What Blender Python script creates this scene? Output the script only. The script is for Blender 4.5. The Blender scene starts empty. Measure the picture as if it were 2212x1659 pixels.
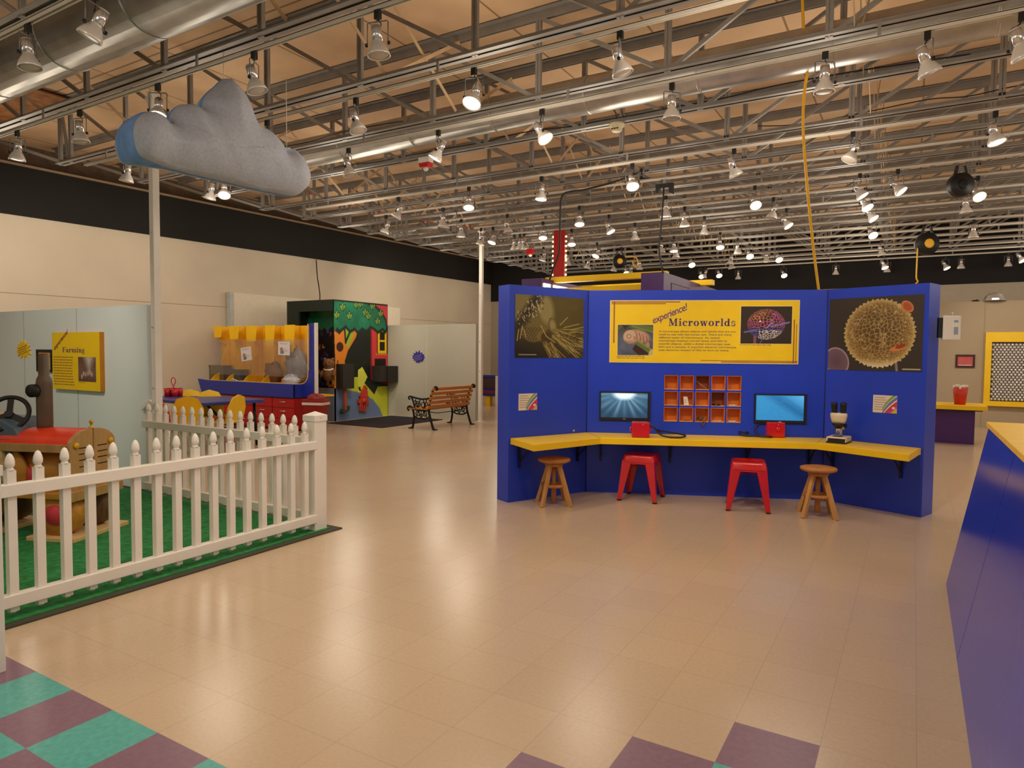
import bpy, math, random
import numpy as np
from math import sin, cos, radians as rad, pi, atan2, hypot
from mathutils import Vector, Matrix
random.seed(7)
scene = bpy.context.scene
COL = scene.collection

# ------------------------------------------------------------------ camera
CX, CY, F = 1106.0, 829.5, 1452.58
YAW, PIT, ROL, H = rad(30.83), rad(-2.637), rad(0.498), 1.431
fw = Vector((-sin(YAW)*cos(PIT), cos(YAW)*cos(PIT), sin(PIT)))
r0 = Vector((cos(YAW), sin(YAW), 0)); u0 = r0.cross(fw)
cr = r0*cos(ROL)+u0*sin(ROL); cu = u0*cos(ROL)-r0*sin(ROL)
cam = bpy.data.cameras.new('camera'); cam.sensor_width = 36; cam.lens = F*36/2212
cam.clip_start = .05; cam.clip_end = 200
camo = bpy.data.objects.new('camera', cam); COL.objects.link(camo)
camo.matrix_world = Matrix(((cr.x, cu.x, -fw.x, 0), (cr.y, cu.y, -fw.y, 0), (cr.z, cu.z, -fw.z, H), (0, 0, 0, 1)))
scene.camera = camo
EYE = Vector((0, 0, H))
# survey helpers: turn a bearing measured in the photo into a point of the room on a known plane
def ray(x, y): return fw + cr*((x-CX)/F) - cu*((y-CY)/F)
def Zp(x, y, z=0.):
    d = ray(x, y); return EYE + d*((z-H)/d.z)
def Xp(x, y, X):
    d = ray(x, y); return EYE + d*(X/d.x)
def Yp(x, y, Y):
    d = ray(x, y); return EYE + d*(Y/d.y)
def Dp(x, y, ref):
    d = ray(x, y); return EYE + d*((Vector(ref)-EYE).dot(fw))
def Vp(x, y, a, b):
    n = Vector((-(b[1]-a[1]), b[0]-a[0], 0)); d = ray(x, y)
    return EYE + d*((Vector((a[0], a[1], 0))-EYE).dot(n)/d.dot(n))
def pr(p):
    q = Vector(p)-EYE; z = q.dot(fw); return CX+F*q.dot(cr)/z, CY-F*q.dot(cu)/z

# ------------------------------------------------------------------ materials
def s2l(c): return tuple(((v/255)/12.92 if v/255 <= .04045 else (((v/255)+.055)/1.055)**2.4) for v in c)
_m = {}
def mat(name, rgb, rough=.5, metal=0., var=.06, scale=8., spec=.5, bump=0., emit=0., coat=0., stretch=None):
    if name in _m: return _m[name]
    m = bpy.data.materials.new(name); m.use_nodes = True
    nt = m.node_tree; N = nt.nodes; L = nt.links; b = N['Principled BSDF']
    c = s2l(rgb)
    tc = N.new('ShaderNodeTexCoord'); nz = N.new('ShaderNodeTexNoise'); nz.inputs['Scale'].default_value = scale
    nz.inputs['Detail'].default_value = 4
    if stretch:
        mp = N.new('ShaderNodeMapping'); mp.inputs['Scale'].default_value = stretch
        L.new(tc.outputs['Object'], mp.inputs['Vector']); L.new(mp.outputs['Vector'], nz.inputs['Vector'])
    else: L.new(tc.outputs['Object'], nz.inputs['Vector'])
    rp = N.new('ShaderNodeValToRGB')
    rp.color_ramp.elements[0].position = .3; rp.color_ramp.elements[1].position = .7
    rp.color_ramp.elements[0].color = tuple(max(0, v*(1-var*1.6)) for v in c)+(1,)
    rp.color_ramp.elements[1].color = tuple(min(1, v*(1+var)) for v in c)+(1,)
    L.new(nz.outputs['Fac'], rp.inputs['Fac']); L.new(rp.outputs['Color'], b.inputs['Base Color'])
    b.inputs['Roughness'].default_value = rough; b.inputs['Metallic'].default_value = metal
    b.inputs['Specular IOR Level'].default_value = spec
    if coat: b.inputs['Coat Weight'].default_value = coat; b.inputs['Coat Roughness'].default_value = .15
    if emit: L.new(rp.outputs['Color'], b.inputs['Emission Color']); b.inputs['Emission Strength'].default_value = emit
    if bump:
        bp = N.new('ShaderNodeBump'); bp.inputs['Strength'].default_value = bump; bp.inputs['Distance'].default_value = .01
        L.new(nz.outputs['Fac'], bp.inputs['Height']); L.new(bp.outputs['Normal'], b.inputs['Normal'])
    _m[name] = m; return m
def paint_mat(name, rough=.45, emit=0., spec=.4):
    if name in _m: return _m[name]
    m = bpy.data.materials.new(name); m.use_nodes = True
    N = m.node_tree.nodes; L = m.node_tree.links; b = N['Principled BSDF']
    a = N.new('ShaderNodeAttribute'); a.attribute_name = 'paint'
    L.new(a.outputs['Color'], b.inputs['Base Color']); b.inputs['Roughness'].default_value = rough
    b.inputs['Specular IOR Level'].default_value = spec
    if emit:
        L.new(a.outputs['Color'], b.inputs['Emission Color']); b.inputs['Emission Strength'].default_value = emit
    _m[name] = m; return m

# ------------------------------------------------------------------ mesh building
class MB:
    def __init__(s): s.v = []; s.f = []; s.sm = []; s.mi = []; s.cur = 0
    def add(s, vs, fs, smooth=False):
        n = len(s.v); s.v += [tuple(v) for v in vs]
        for f in fs: s.f.append(tuple(i+n for i in f)); s.sm.append(smooth); s.mi.append(s.cur)
        return s
    def box(s, x0, x1, y0, y1, z0, z1, M=None):
        vs = [Vector((x, y, z)) for z in (z0, z1) for y in (y0, y1) for x in (x0, x1)]
        if M: vs = [M @ v for v in vs]
        return s.add(vs, [(0, 2, 3, 1), (4, 5, 7, 6), (0, 1, 5, 4), (2, 6, 7, 3), (0, 4, 6, 2), (1, 3, 7, 5)])
    def prism(s, pts, a, b, axis='z', M=None):
        # polygon pts (2D) extruded from a to b along axis; axis y: pts are (x,z); axis x: (y,z)
        n = len(pts)
        def P(p, t): return Vector((p[0], p[1], t)) if axis == 'z' else Vector((p[0], t, p[1])) if axis == 'y' else Vector((t, p[0], p[1]))
        ar = sum(pts[i][0]*pts[(i+1) % n][1]-pts[(i+1) % n][0]*pts[i][1] for i in range(n))
        if (ar < 0) != (axis == 'y'): pts = pts[::-1]
        if a > b: a, b = b, a
        vs = [P(p, a) for p in pts]+[P(p, b) for p in pts]
        if M: vs = [M @ v for v in vs]
        fs = [tuple(range(n))[::-1], tuple(range(n, 2*n))]+[(i, (i+1) % n, n+(i+1) % n, n+i) for i in range(n)]
        return s.add(vs, fs)
    def tube(s, path, r, n=8, cap=True, closed=False, sm=True):
        path = [Vector(p) for p in path]; m = len(path); rs = r if isinstance(r, (list, tuple)) else [r]*m
        vs = []; up = None
        for i, p in enumerate(path):
            if closed: t = path[(i+1) % m]-path[i-1]
            else: t = path[min(i+1, m-1)]-path[max(i-1, 0)]
            t = t.normalized() if t.length > 1e-9 else Vector((0, 0, 1))
            if up is None: up = Vector((0, 0, 1)) if abs(t.z) < .9 else Vector((1, 0, 0))
            a = t.cross(up)
            if a.length < 1e-6: a = t.orthogonal()
            a.normalize(); b = a.cross(t).normalized(); up = b
            for k in range(n):
                q = 2*pi*k/n; vs.append(p+a*(cos(q)*rs[i])+b*(sin(q)*rs[i]))
        fs = []
        for i in range(m if closed else m-1):
            j = (i+1) % m
            for k in range(n): fs.append((i*n+k, j*n+k, j*n+(k+1) % n, i*n+(k+1) % n))
        s.add(vs, fs, sm)
        if cap and not closed:
            b0 = len(s.v)-m*n
            s.f += [tuple(b0+k for k in range(n)), tuple(b0+(m-1)*n+k for k in range(n))[::-1]]; s.sm += [False]*2; s.mi += [s.cur]*2
        return s
    def bar(s, p, q, w, d=None, up=(0, 0, 1)):
        # rectangular bar from p to q, w across, d along up
        p, q, up = Vector(p), Vector(q), Vector(up); d = d or w
        t = (q-p).normalized(); a = t.cross(up)
        if a.length < 1e-6: a = t.orthogonal()
        a.normalize(); b = a.cross(t)
        vs = [e+a*(i*w/2)+b*(j*d/2) for e in (p, q) for j in (-1, 1) for i in (-1, 1)]
        return s.add(vs, [(0, 1, 3, 2), (4, 6, 7, 5), (0, 4, 5, 1), (2, 3, 7, 6), (0, 2, 6, 4), (1, 5, 7, 3)])
    def lathe(s, prof, n=24, c=(0, 0, 0), M=None, sm=True, sx=1., sy=1.):
        vs = []; m = len(prof)
        for r, z in prof:
            for k in range(n):
                a = 2*pi*k/n; v = Vector((r*cos(a)*sx, r*sin(a)*sy, z)); vs.append((M @ v if M else v)+Vector(c))
        fs = [(i*n+k, i*n+(k+1) % n, (i+1)*n+(k+1) % n, (i+1)*n+k) for i in range(m-1) for k in range(n)]
        s.add(vs, fs, sm); b0 = len(s.v)-m*n
        if prof[0][0] > 1e-6: s.f.append(tuple(b0+k for k in range(n))[::-1]); s.sm.append(False); s.mi.append(s.cur)
        if prof[-1][0] > 1e-6: s.f.append(tuple(b0+(m-1)*n+k for k in range(n))); s.sm.append(False); s.mi.append(s.cur)
        return s
    def sphere(s, c, r, n=16, sc=(1, 1, 1), M=None):
        prof = [(max(1e-5, sin(pi*i/(n//2))), -cos(pi*i/(n//2))) for i in range(n//2+1)]
        MM = Matrix.Diagonal((r*sc[0], r*sc[1], r*sc[2])).to_4x4()
        if M: MM = M @ MM
        return s.lathe(prof, n, c, MM)
    def quad(s, a, b, c, d): return s.add([a, b, c, d], [(0, 1, 2, 3)])
    def build(s, name, m, parent=None, world=False, bev=0., kind=None):
        me = bpy.data.meshes.new(name); vs = s.v
        if world and parent is not None:
            Mi = MAT[parent.name].inverted(); vs = [tuple(Mi @ Vector(v)) for v in vs]
        me.from_pydata(vs, [], s.f)
        for mm in (m if isinstance(m, (list, tuple)) else [m]): me.materials.append(mm)
        me.polygons.foreach_set('use_smooth', s.sm); me.polygons.foreach_set('material_index', s.mi); me.update()
        o = bpy.data.objects.new(name, me); COL.objects.link(o)
        if parent is not None: o.parent = parent
        MAT[o.name] = MAT[parent.name].copy() if parent is not None else Matrix()
        if bev:
            bm = o.modifiers.new('edge', 'BEVEL'); bm.width = bev; bm.segments = 2; bm.limit_method = 'ANGLE'; bm.angle_limit = rad(50)
        if kind: o['kind'] = kind
        return o
MAT = {}
def tag(o, label, cat, group=None):
    o['label'] = label; o['category'] = cat
    if group: o['group'] = group
    return o
def thing(name, loc, label, cat, rz=0., group=None):
    o = bpy.data.objects.new(name, None); o.empty_display_size = .1; COL.objects.link(o)
    o.location = loc; o.rotation_euler = (0, 0, rz)
    MAT[o.name] = Matrix.Translation(Vector(loc)) @ Matrix.Rotation(rz, 4, 'Z')
    return tag(o, label, cat, group)
def box(*a, **k): return MB().box(*a, **k)
def dup(root, loc=None, rz=None, label=None, group=None):
    def cp(o, par):
        c = o.copy(); COL.objects.link(c)
        if par is not None: c.parent = par; c.matrix_parent_inverse = o.matrix_parent_inverse
        MAT[c.name] = MAT[o.name].copy()
        for ch in [x for x in KIDS.get(o.name, [])]:
            KIDS.setdefault(c.name, []).append(cp(ch, c))
        return c
    c = cp(root, None)
    if loc is not None: c.location = loc
    if rz is not None: c.rotation_euler = (0, 0, rz)
    MAT[c.name] = Matrix.Translation(c.location) @ Matrix.Rotation(c.rotation_euler[2], 4, 'Z')
    if label: c['label'] = label
    if group: c['group'] = group
    return c
KIDS = {}
def kids(root):
    KIDS.clear()
    for o in list(COL.objects):
        if o.parent is not None: KIDS.setdefault(o.parent.name, []).append(o)

# flat text and glyphs -> lists of (x, z) faces placed on a plane y
def text_mesh(body, shear=0., off=0., space=1., line=1.):
    cu_ = bpy.data.curves.new('t', 'FONT'); cu_.body = body; cu_.shear = shear; cu_.offset = off
    cu_.space_character = space; cu_.space_line = line; cu_.resolution_u = 3; cu_.size = 1
    o = bpy.data.objects.new('t', cu_); COL.objects.link(o)
    me = bpy.data.meshes.new_from_object(o.evaluated_get(bpy.context.evaluated_depsgraph_get()))
    vs = [(v.co.x, v.co.y) for v in me.vertices]; fs = [tuple(p.vertices) for p in me.polygons]
    bpy.data.objects.remove(o); bpy.data.curves.remove(cu_); bpy.data.meshes.remove(me)
    return vs, fs
def put_text(mb, tm, x0, z0, w, h, y, rot=0.):
    vs, fs = tm
    ax = min(v[0] for v in vs); bx = max(v[0] for v in vs); az = min(v[1] for v in vs); bz = max(v[1] for v in vs)
    out = []
    for x, z in vs:
        X = (x-ax)/(bx-ax)*w; Z = (z-az)/(bz-az)*h
        out.append((x0+X*cos(rot)-Z*sin(rot), y, z0+X*sin(rot)+Z*cos(rot)))
    mb.add(out, fs); return mb
def dashes(mb, x0, x1, ztop, n, pitch, hgt, y, seed=1, ragged=.25):
    r = random.Random(seed)
    for i in range(n):
        x = x0; end = x1-(x1-x0)*r.random()*ragged; z = ztop-i*pitch
        while x < end-.004:
            w = min(end-x, (x1-x0)*r.uniform(.05, .16)); mb.add([(x, y, z-hgt), (x+w, y, z-hgt), (x+w, y, z), (x, y, z)], [(0, 1, 2, 3)])
            x += w+(x1-x0)*.022
    return mb
# slab-serif letters, x-height 1, cap height 1.5
def glyphs(word):
    Q = []; x = 0.
    T, t, S = .30, .09, .10
    def rc(a, b, c, d): Q.append([(x+a, c), (x+b, c), (x+b, d), (x+a, d)])
    def st(a, b, base, top, sb=.12): rc(a, b, base, top); 
    def ser(a, b, z): rc(a, b, z, z+S)
    def dg(xa, za, xb, zb, w): Q.append([(x+xa, za), (x+xa+w, za), (x+xb+w, zb), (x+xb, zb)])
    def ring(cx_, cz, rx, rz, th, tv, a0=0, a1=360, n=24):
        for i in range(n):
            p, q = rad(a0+(a1-a0)*i/n), rad(a0+(a1-a0)*(i+1)/n)
            Q.append([(x+cx_+rx*cos(p), cz+rz*sin(p)), (x+cx_+rx*cos(q), cz+rz*sin(q)),
                      (x+cx_+(rx-th)*cos(q), cz+(rz-tv)*sin(q)), (x+cx_+(rx-th)*cos(p), cz+(rz-tv)*sin(p))])
    def dot(cx_, cz, r): Q.append([(x+cx_+r*cos(2*pi*k/12), cz+r*sin(2*pi*k/12)) for k in range(12)])
    for ch in word:
        if ch == 'M':
            rc(.16, .27, 0, 1.5); rc(1.22, 1.5, 0, 1.5); dg(.16, 1.5, .62, .1, .3); dg(.72, .1, 1.22, 1.5, .12)
            ser(0, .45, 0); ser(1.06, 1.66, 0); ser(0, .4, 1.41); ser(1.25, 1.66, 1.41); x += 1.8
        elif ch == 'F':
            rc(.14, .42, 0, 1.5); ser(0, .62, 0); ser(0, 1.15, 1.41); rc(1.05, 1.15, 1.12, 1.5); ser(.4, .8, .74); rc(.74, .82, .6, .98); x += 1.28
        elif ch == 'i':
            rc(.14, .41, 0, 1); ser(0, .55, 0); ser(0, .3, .91); dot(.27, 1.34, .17); x += .66
        elif ch == 'c':
            ring(.45, .5, .45, .53, T, .1, 48, 318); dot(.72, .78, .15); x += .95
        elif ch == 'r':
            rc(.14, .41, 0, 1); ser(0, .58, 0); ser(0, .3, .91); ring(.62, .62, .24, .4, .14, .13, 70, 180); dot(.74, .84, .16); x += .96
        elif ch == 'o':
            ring(.5, .5, .5, .53, T, .1); x += 1.1
        elif ch == 'w':
            dg(.1, .95, .34, 0, .28); dg(.44, 0, .72, .95, .1); dg(.6, .95, .86, 0, .28); dg(.96, 0, 1.2, .95, .1)
            ser(0, .5, .91); ser(.56, .98, .91); ser(1.08, 1.45, .91); x += 1.52
        elif ch == 'l':
            rc(.14, .41, 0, 1.5); ser(0, .55, 0); ser(0, .3, 1.41); x += .64
        elif ch == 'd':
            ring(.46, .5, .46, .53, T, .1); rc(.64, .91, 0, 1.5); ser(.5, .7, 1.41); ser(.8, 1.06, 0); x += 1.16
        elif ch == 's':
            ring(.4, .74, .34, .3, .14, .13, 30, 250); ring(.4, .28, .38, .32, .16, .15, -150, 80); rc(.05, .13, 0, .32); rc(.64, .72, .72, 1); x += .9
        elif ch == 'a':
            ring(.42, .28, .4, .3, .22, .1); rc(.56, .83, 0, .72); ring(.45, .66, .38, .36, .24, .12, 0, 150); dot(.18, .76, .14); ser(.7, 1.0, 0); x += 1.06
        elif ch in 'nm':
            k = 2 if ch == 'm' else 1
            rc(.14, .41, 0, 1); ser(0, .52, 0); ser(0, .3, .91)
            for j in range(k):
                b = .62*j
                ring(b+.58, .62, .4, .4, .26, .12, 0, 140); rc(b+.72, b+.98, 0, .66); ser(b+.6, b+1.12, 0)
            x += 1.2+.62*(k-1)
        elif ch == 'g':
            ring(.42, .62, .38, .4, .22, .1); ring(.44, -.2, .46, .27, .12, .11); ring(.85, .95, .18, .14, .1, .1, 40, 180); rc(.1, .22, -.05, .2); rc(.14, .6, .04, .16); x += 1.05
        x += .06
    vs = []; fs = []
    for q in Q:
        fs.append(tuple(range(len(vs), len(vs)+len(q)))); vs += q
    return vs, fs

# ------------------------------------------------------------------ painting panels with procedural point colours
def hsh(i, j, s=0):
    v = np.sin(i*127.1+j*311.7+s*74.7)*43758.5453
    return v-np.floor(v)
def vnoise(x, y, s=0):
    i = np.floor(x); j = np.floor(y); a = x-i; b = y-j; a = a*a*(3-2*a); b = b*b*(3-2*b)
    return (hsh(i, j, s)*(1-a)+hsh(i+1, j, s)*a)*(1-b)+(hsh(i, j+1, s)*(1-a)+hsh(i+1, j+1, s)*a)*b
def fbm(x, y, s=0): return .5*vnoise(x, y, s)+.3*vnoise(2*x, 2*y, s+1)+.2*vnoise(4*x, 4*y, s+2)
def worley(x, y, s=0):
    i = np.floor(x); j = np.floor(y); d1 = np.full(x.shape, 9.); d2 = np.full(x.shape, 9.)
    for di in (-1, 0, 1):
        for dj in (-1, 0, 1):
            px = i+di+hsh(i+di, j+dj, s); py = j+dj+hsh(i+di, j+dj, s+5); d = np.hypot(px-x, py-y)
            d2 = np.where(d < d1, d1, np.minimum(d2, d)); d1 = np.minimum(d1, d)
    return d1, d2
class Art:
    def __init__(s, U, V, base): s.U, s.V = U, V; s.C = np.ones(U.shape+(3,))*np.array(base, float)
    def mix(s, m, c):
        m = np.clip(m, 0, 1)[..., None]; c = np.array(c, float) if not isinstance(c, np.ndarray) else c
        s.C = s.C*(1-m)+c*m
    def ell(s, cx_, cy_, rx, ry, rot=0.):
        x = s.U-cx_; y = s.V-cy_; a = x*cos(rot)+y*sin(rot); b = -x*sin(rot)+y*cos(rot)
        return np.hypot(a/rx, b/ry)
    def fill(s, d, c, soft=.05): s.mix((1-d)/soft+.5, c)
    def seg(s, x0, y0, x1, y1, asp=1.):
        dx, dy = x1-x0, (y1-y0)*asp; px, py = s.U-x0, (s.V-y0)*asp
        t = np.clip((px*dx+py*dy)/(dx*dx+dy*dy+1e-12), 0, 1); return np.hypot(px-t*dx, py-t*dy)
    def line(s, x0, y0, x1, y1, w, c, asp=1.): s.mix(1.5-s.seg(x0, y0, x1, y1, asp)/w, c)
    def poly(s, pts, c):
        ins = np.zeros(s.U.shape, bool); n = len(pts)
        for i in range(n):
            (x0, y0), (x1, y1) = pts[i], pts[(i+1) % n]
            cond = (y0 > s.V) != (y1 > s.V)
            xi = (x1-x0)*(s.V-y0)/((y1-y0) if y1 != y0 else 1e-9)+x0
            ins ^= cond & (s.U < xi)
        s.mix(ins.astype(float), c)
    def stroke(s, pts, w, c, closed=True, asp=1.):
        n = len(pts)
        for i in range(n if closed else n-1): s.line(*pts[i], *pts[(i+1) % n], w, c, asp)
def paint(name, parent, x0, z0, w, h, y, nu, nv, fn, m):
    U, V = np.meshgrid(np.linspace(0, 1, nu), np.linspace(0, 1, nv))
    C = np.clip(fn(U, V), 0, 255)/255.
    C = np.where(C <= .04045, C/12.92, ((C+.055)/1.055)**2.4)
    vs = np.stack([x0+U*w, np.full(U.shape, y), z0+V*h], -1).reshape(-1, 3)
    idx = np.arange(nu*nv).reshape(nv, nu)
    fs = np.stack([idx[:-1, :-1], idx[:-1, 1:], idx[1:, 1:], idx[1:, :-1]], -1).reshape(-1, 4)
    me = bpy.data.meshes.new(name); me.from_pydata(vs.tolist(), [], fs.tolist()); me.materials.append(m)
    at = me.color_attributes.new('paint', 'FLOAT_COLOR', 'POINT')
    at.data.foreach_set('color', np.concatenate([C.reshape(-1, 3), np.ones((nu*nv, 1))], 1).ravel())
    me.update(); o = bpy.data.objects.new(name, me); COL.objects.link(o)
    if parent is not None: o.parent = parent
    MAT[o.name] = MAT[parent.name].copy() if parent is not None else Matrix()
    return o
class Wall:
    # vertical plane from a to b (left to right as seen); local x along, local -y towards the viewer
    def __init__(s, a, b):
        s.a = Vector((a[0], a[1], 0)); s.b = Vector((b[0], b[1], 0)); s.e = (s.b-s.a).normalized(); s.L = (s.b-s.a).length
        s.rz = atan2(s.e.y, s.e.x); s.n = Vector((s.e.y, -s.e.x, 0))
    def sz(s, x, y): p = Vp(x, y, s.a, s.b); return (p-s.a).dot(s.e), p.z
    def at(s, t, z, off=0.): return s.a+s.e*t+Vector((0, 0, z))+s.n*off
    def rect(s, x0, y0, x1, y1):
        # pixel box -> s0,z0,w,h
        a = s.sz(x0, (y0+y1)/2)[0]; b = s.sz(x1, (y0+y1)/2)[0]; xm = (x0+x1)/2
        return a, s.sz(xm, y1)[1], b-a, s.sz(xm, y0)[1]-s.sz(xm, y1)[1]

def spline(P, k=6):
    P = [Vector(p) for p in P]; Q = [P[0]]+P+[P[-1]]; out = []
    for i in range(1, len(Q)-2):
        for j in range(k):
            u = j/k; a, b, c, d = Q[i-1:i+3]
            out.append(.5*((2*b)+(c-a)*u+(2*a-5*b+4*c-d)*u*u+(3*b-a-3*c+d)*u**3))
    return out+[P[-1]]
# ------------------------------------------------------------------ palette
BLUE = mat('booth_blue', (30, 64, 205), .36, var=.05, scale=3)
YEL = mat('yellow_laminate', (255, 206, 12), .4, var=.04, scale=4)
YELSIGN = mat('sign_yellow', (255, 210, 8), .5, var=.04, scale=5)
RED = mat('red_gloss', (205, 22, 28), .25, var=.06, coat=.4)
WHITE = mat('white_vinyl', (238, 232, 222), .4, var=.02)
CREAM = mat('cream_paint', (226, 216, 198), .6, var=.03, scale=2)
BLACK = mat('black_plastic', (22, 20, 20), .5, var=.1)
DARK = mat('dark_iron', (18, 17, 17), .45, var=.1, metal=.3)
STEEL = mat('galvanised_steel', (152, 148, 143), .45, metal=.3, var=.08, scale=6)
GALV = mat('duct_metal', (188, 186, 180), .34, metal=.75, var=.12, scale=5)
CHROME = mat('chrome', (232, 232, 234), .2, metal=.8, var=.03)
TRACKW = mat('track_white', (208, 200, 186), .4, var=.03)
LAMPW = mat('lamp_shell', (226, 222, 216), .3, metal=.25, var=.04)
BULB = mat('bulb_lit', (255, 226, 180), .4, emit=9., var=.02)
BULBOFF = mat('bulb_unlit', (190, 180, 165), .25, var=.05)
WOOD = mat('stool_wood', (186, 122, 62), .4, var=.14, scale=6, stretch=(2, 2, .4))
PINE = mat('pale_pine', (222, 186, 128), .5, var=.08, scale=8, stretch=(.5, 4, 4))
OAK = mat('tractor_wood', (186, 142, 84), .45, var=.1, scale=6, stretch=(4, 4, .6))
ORWOOD = mat('orange_wood', (206, 140, 50), .45, var=.14, scale=6, stretch=(1, 3, 3))
DKWOOD = mat('dark_bark_wood', (112, 78, 44), .6, var=.25, scale=9, stretch=(3, 3, .7))
PURPLE = mat('purple_laminate', (74, 34, 106), .4, var=.05)
INK = mat('purple_ink', (66, 44, 122), .6, var=.05)
BROWNINK = mat('brown_ink', (120, 62, 70), .6, var=.05)
BODYINK = mat('body_text_ink', (142, 120, 88), .7, var=.05)
PALEINK = mat('cream_ink', (246, 222, 150), .6, var=.03)
STRIPE = mat('stripe_ink', (168, 104, 50), .6, var=.08)
GREYCLOTH = mat('paper_white', (232, 222, 210), .6, var=.02)
PAINT = paint_mat('printed_art')
SCREEN = paint_mat('lit_screen', .2, .75)

# ------------------------------------------------------------------ the setting
XW, YB = -12.5, 19.5          # long wall on the left, wall at the back
XR, YF = 9.0, -5.0
T = .3048; GX, GY = -3.300, 1.433
def floor():
    m1 = mat('floor_beige', (206, 180, 152), .23, var=.03, scale=60, spec=.5)
    # long soft wear variation on top of the fine speckle, and faint tile seams
    nt = m1.node_tree; N = nt.nodes; L = nt.links; b = N['Principled BSDF']
    tc = N.new('ShaderNodeTexCoord')
    br = N.new('ShaderNodeTexBrick'); br.offset = 0; br.inputs['Scale'].default_value = 1
    br.inputs['Brick Width'].default_value = T; br.inputs['Row Height'].default_value = T; br.inputs['Mortar Size'].default_value = .0012
    br.inputs['Color1'].default_value = (1, 1, 1, 1); br.inputs['Color2'].default_value = (.965, .955, .95, 1); br.inputs['Mortar'].default_value = (.8, .77, .74, 1)
    L.new(tc.outputs['Object'], br.inputs['Vector'])
    mx = N.new('ShaderNodeMix'); mx.data_type = 'RGBA'; mx.blend_type = 'MULTIPLY'; mx.inputs['Factor'].default_value = 1
    src = b.inputs['Base Color'].links[0].from_socket
    L.new(src, mx.inputs['A']); L.new(br.outputs['Color'], mx.inputs['B']); L.new(mx.outputs['Result'], b.inputs['Base Color'])
    m2 = mat('floor_teal', (88, 178, 170), .32, var=.1, scale=40); m3 = mat('floor_purple', (138, 104, 124), .32, var=.08, scale=40)
    mb = MB(); col = {}
    for k in range(-14, 9):
        for r in range(1, 14): col[(k, -r)] = 2 if (k+r) % 2 == 0 else 1
    for d in range(0, 5):
        col[(9-d, 3-d)] = 2
        if d < 4: col[(9-d, 2-d)] = 1; col[(9-d, 1-d)] = 2
    x0, x1 = math.floor((XW-GX)/T), math.ceil((XR-GX)/T); y0, y1 = math.floor((YF-GY)/T), math.ceil((YB-GY)/T)
    vs = []; idx = {}
    def vid(i, j):
        if (i, j) not in idx: idx[(i, j)] = len(vs); vs.append((i*T, j*T, 0))
        return idx[(i, j)]
    # inlays as single tiles, plain floor in larger rectangles
    keys = set(col)
    lo, hi = min(k[0] for k in keys), max(k[0] for k in keys)+1; bl, bh = min(k[1] for k in keys), max(k[1] for k in keys)+1
    for i in range(lo, hi):
        for j in range(bl, bh):
            mb.v, n = mb.v, len(mb.v); mb.cur = col.get((i, j), 0)
            mb.add([(i*T, j*T, 0), ((i+1)*T, j*T, 0), ((i+1)*T, (j+1)*T, 0), (i*T, (j+1)*T, 0)], [(0, 1, 2, 3)])
    mb.cur = 0
    for a, b_, c, d in ((x0, lo, y0, y1), (hi, x1, y0, y1), (lo, hi, bh, y1), (lo, hi, y0, bl)):
        if b_ > a and d > c: mb.add([(a*T, c*T, 0), (b_*T, c*T, 0), (b_*T, d*T, 0), (a*T, d*T, 0)], [(0, 1, 2, 3)])
    o = mb.build('floor', [m1, m2, m3], kind='structure'); o.location = (GX, GY, 0)
floor()
# long left wall: light board below, black soffit above (both rise a little towards the back, as the roof does)
WALLM = mat('wall_beige', (208, 195, 174), .75, var=.03, scale=1.5)
WALLB = mat('wall_black', (15, 11, 8), .8, var=.15, scale=2)
def lw(y): return 3.575+(y-5.)*.0125
def lt(y): return 4.36+(y-5)*.010
MB().add([(XW, YF, 0), (XW, YB, 0), (XW, YB, lw(YB)), (XW, YF, lw(YF))], [(0, 1, 2, 3)]).build('wall_left', WALLM, kind='structure')
mb = MB(); mb.prism([(XW-.3, lw(YF)), (XW+.06, lw(YF)), (XW+.06, lt(YF)), (XW-.3, lt(YF))], 0, 1, 'y')
mb.v = [(v[0], YF if i % 8 < 4 else YB, v[2] if i % 8 < 4 else v[2]+((lw(YB)-lw(YF)) if v[2] < 4 else (lt(YB)-lt(YF)))) for i, v in enumerate(mb.v)]
mb.build('wall_left_soffit', WALLB, kind='structure')
MB().add([(XW-.2, YF, 4.2), (XW-.2, YB, 4.2), (XW-.2, YB, 4.9), (XW-.2, YF, 4.9)], [(0, 1, 2, 3)]).build('wall_left_upper', mat('wall_brown_dark', (92, 72, 52), .8, var=.2), kind='structure')
MB().prism([(YF, lt(YF)), (YB, lt(YB)), (YB, lt(YB)+.035), (YF, lt(YF)+.035)], XW-.02, XW+.1, 'x').build('trim_1', mat('soffit_edge', (150, 128, 100), .6), kind='structure')
MB().bar((XW+.003, YF, 2.275), (XW+.003, YB, 2.40), .012, .006, (1, 0, 0)).build('trim_2', mat('seam_grey', (176, 158, 132), .7), kind='structure')
box(XW, XR, YB, YB+.1, 0, 3.18).build('wall_back', mat('wall_back_grey', (176, 164, 146), .75, var=.03), kind='structure')
box(XW, XR, YB-.02, YB+.1, 3.18, 5.2).build('wall_back_soffit', WALLB, kind='structure')
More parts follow.
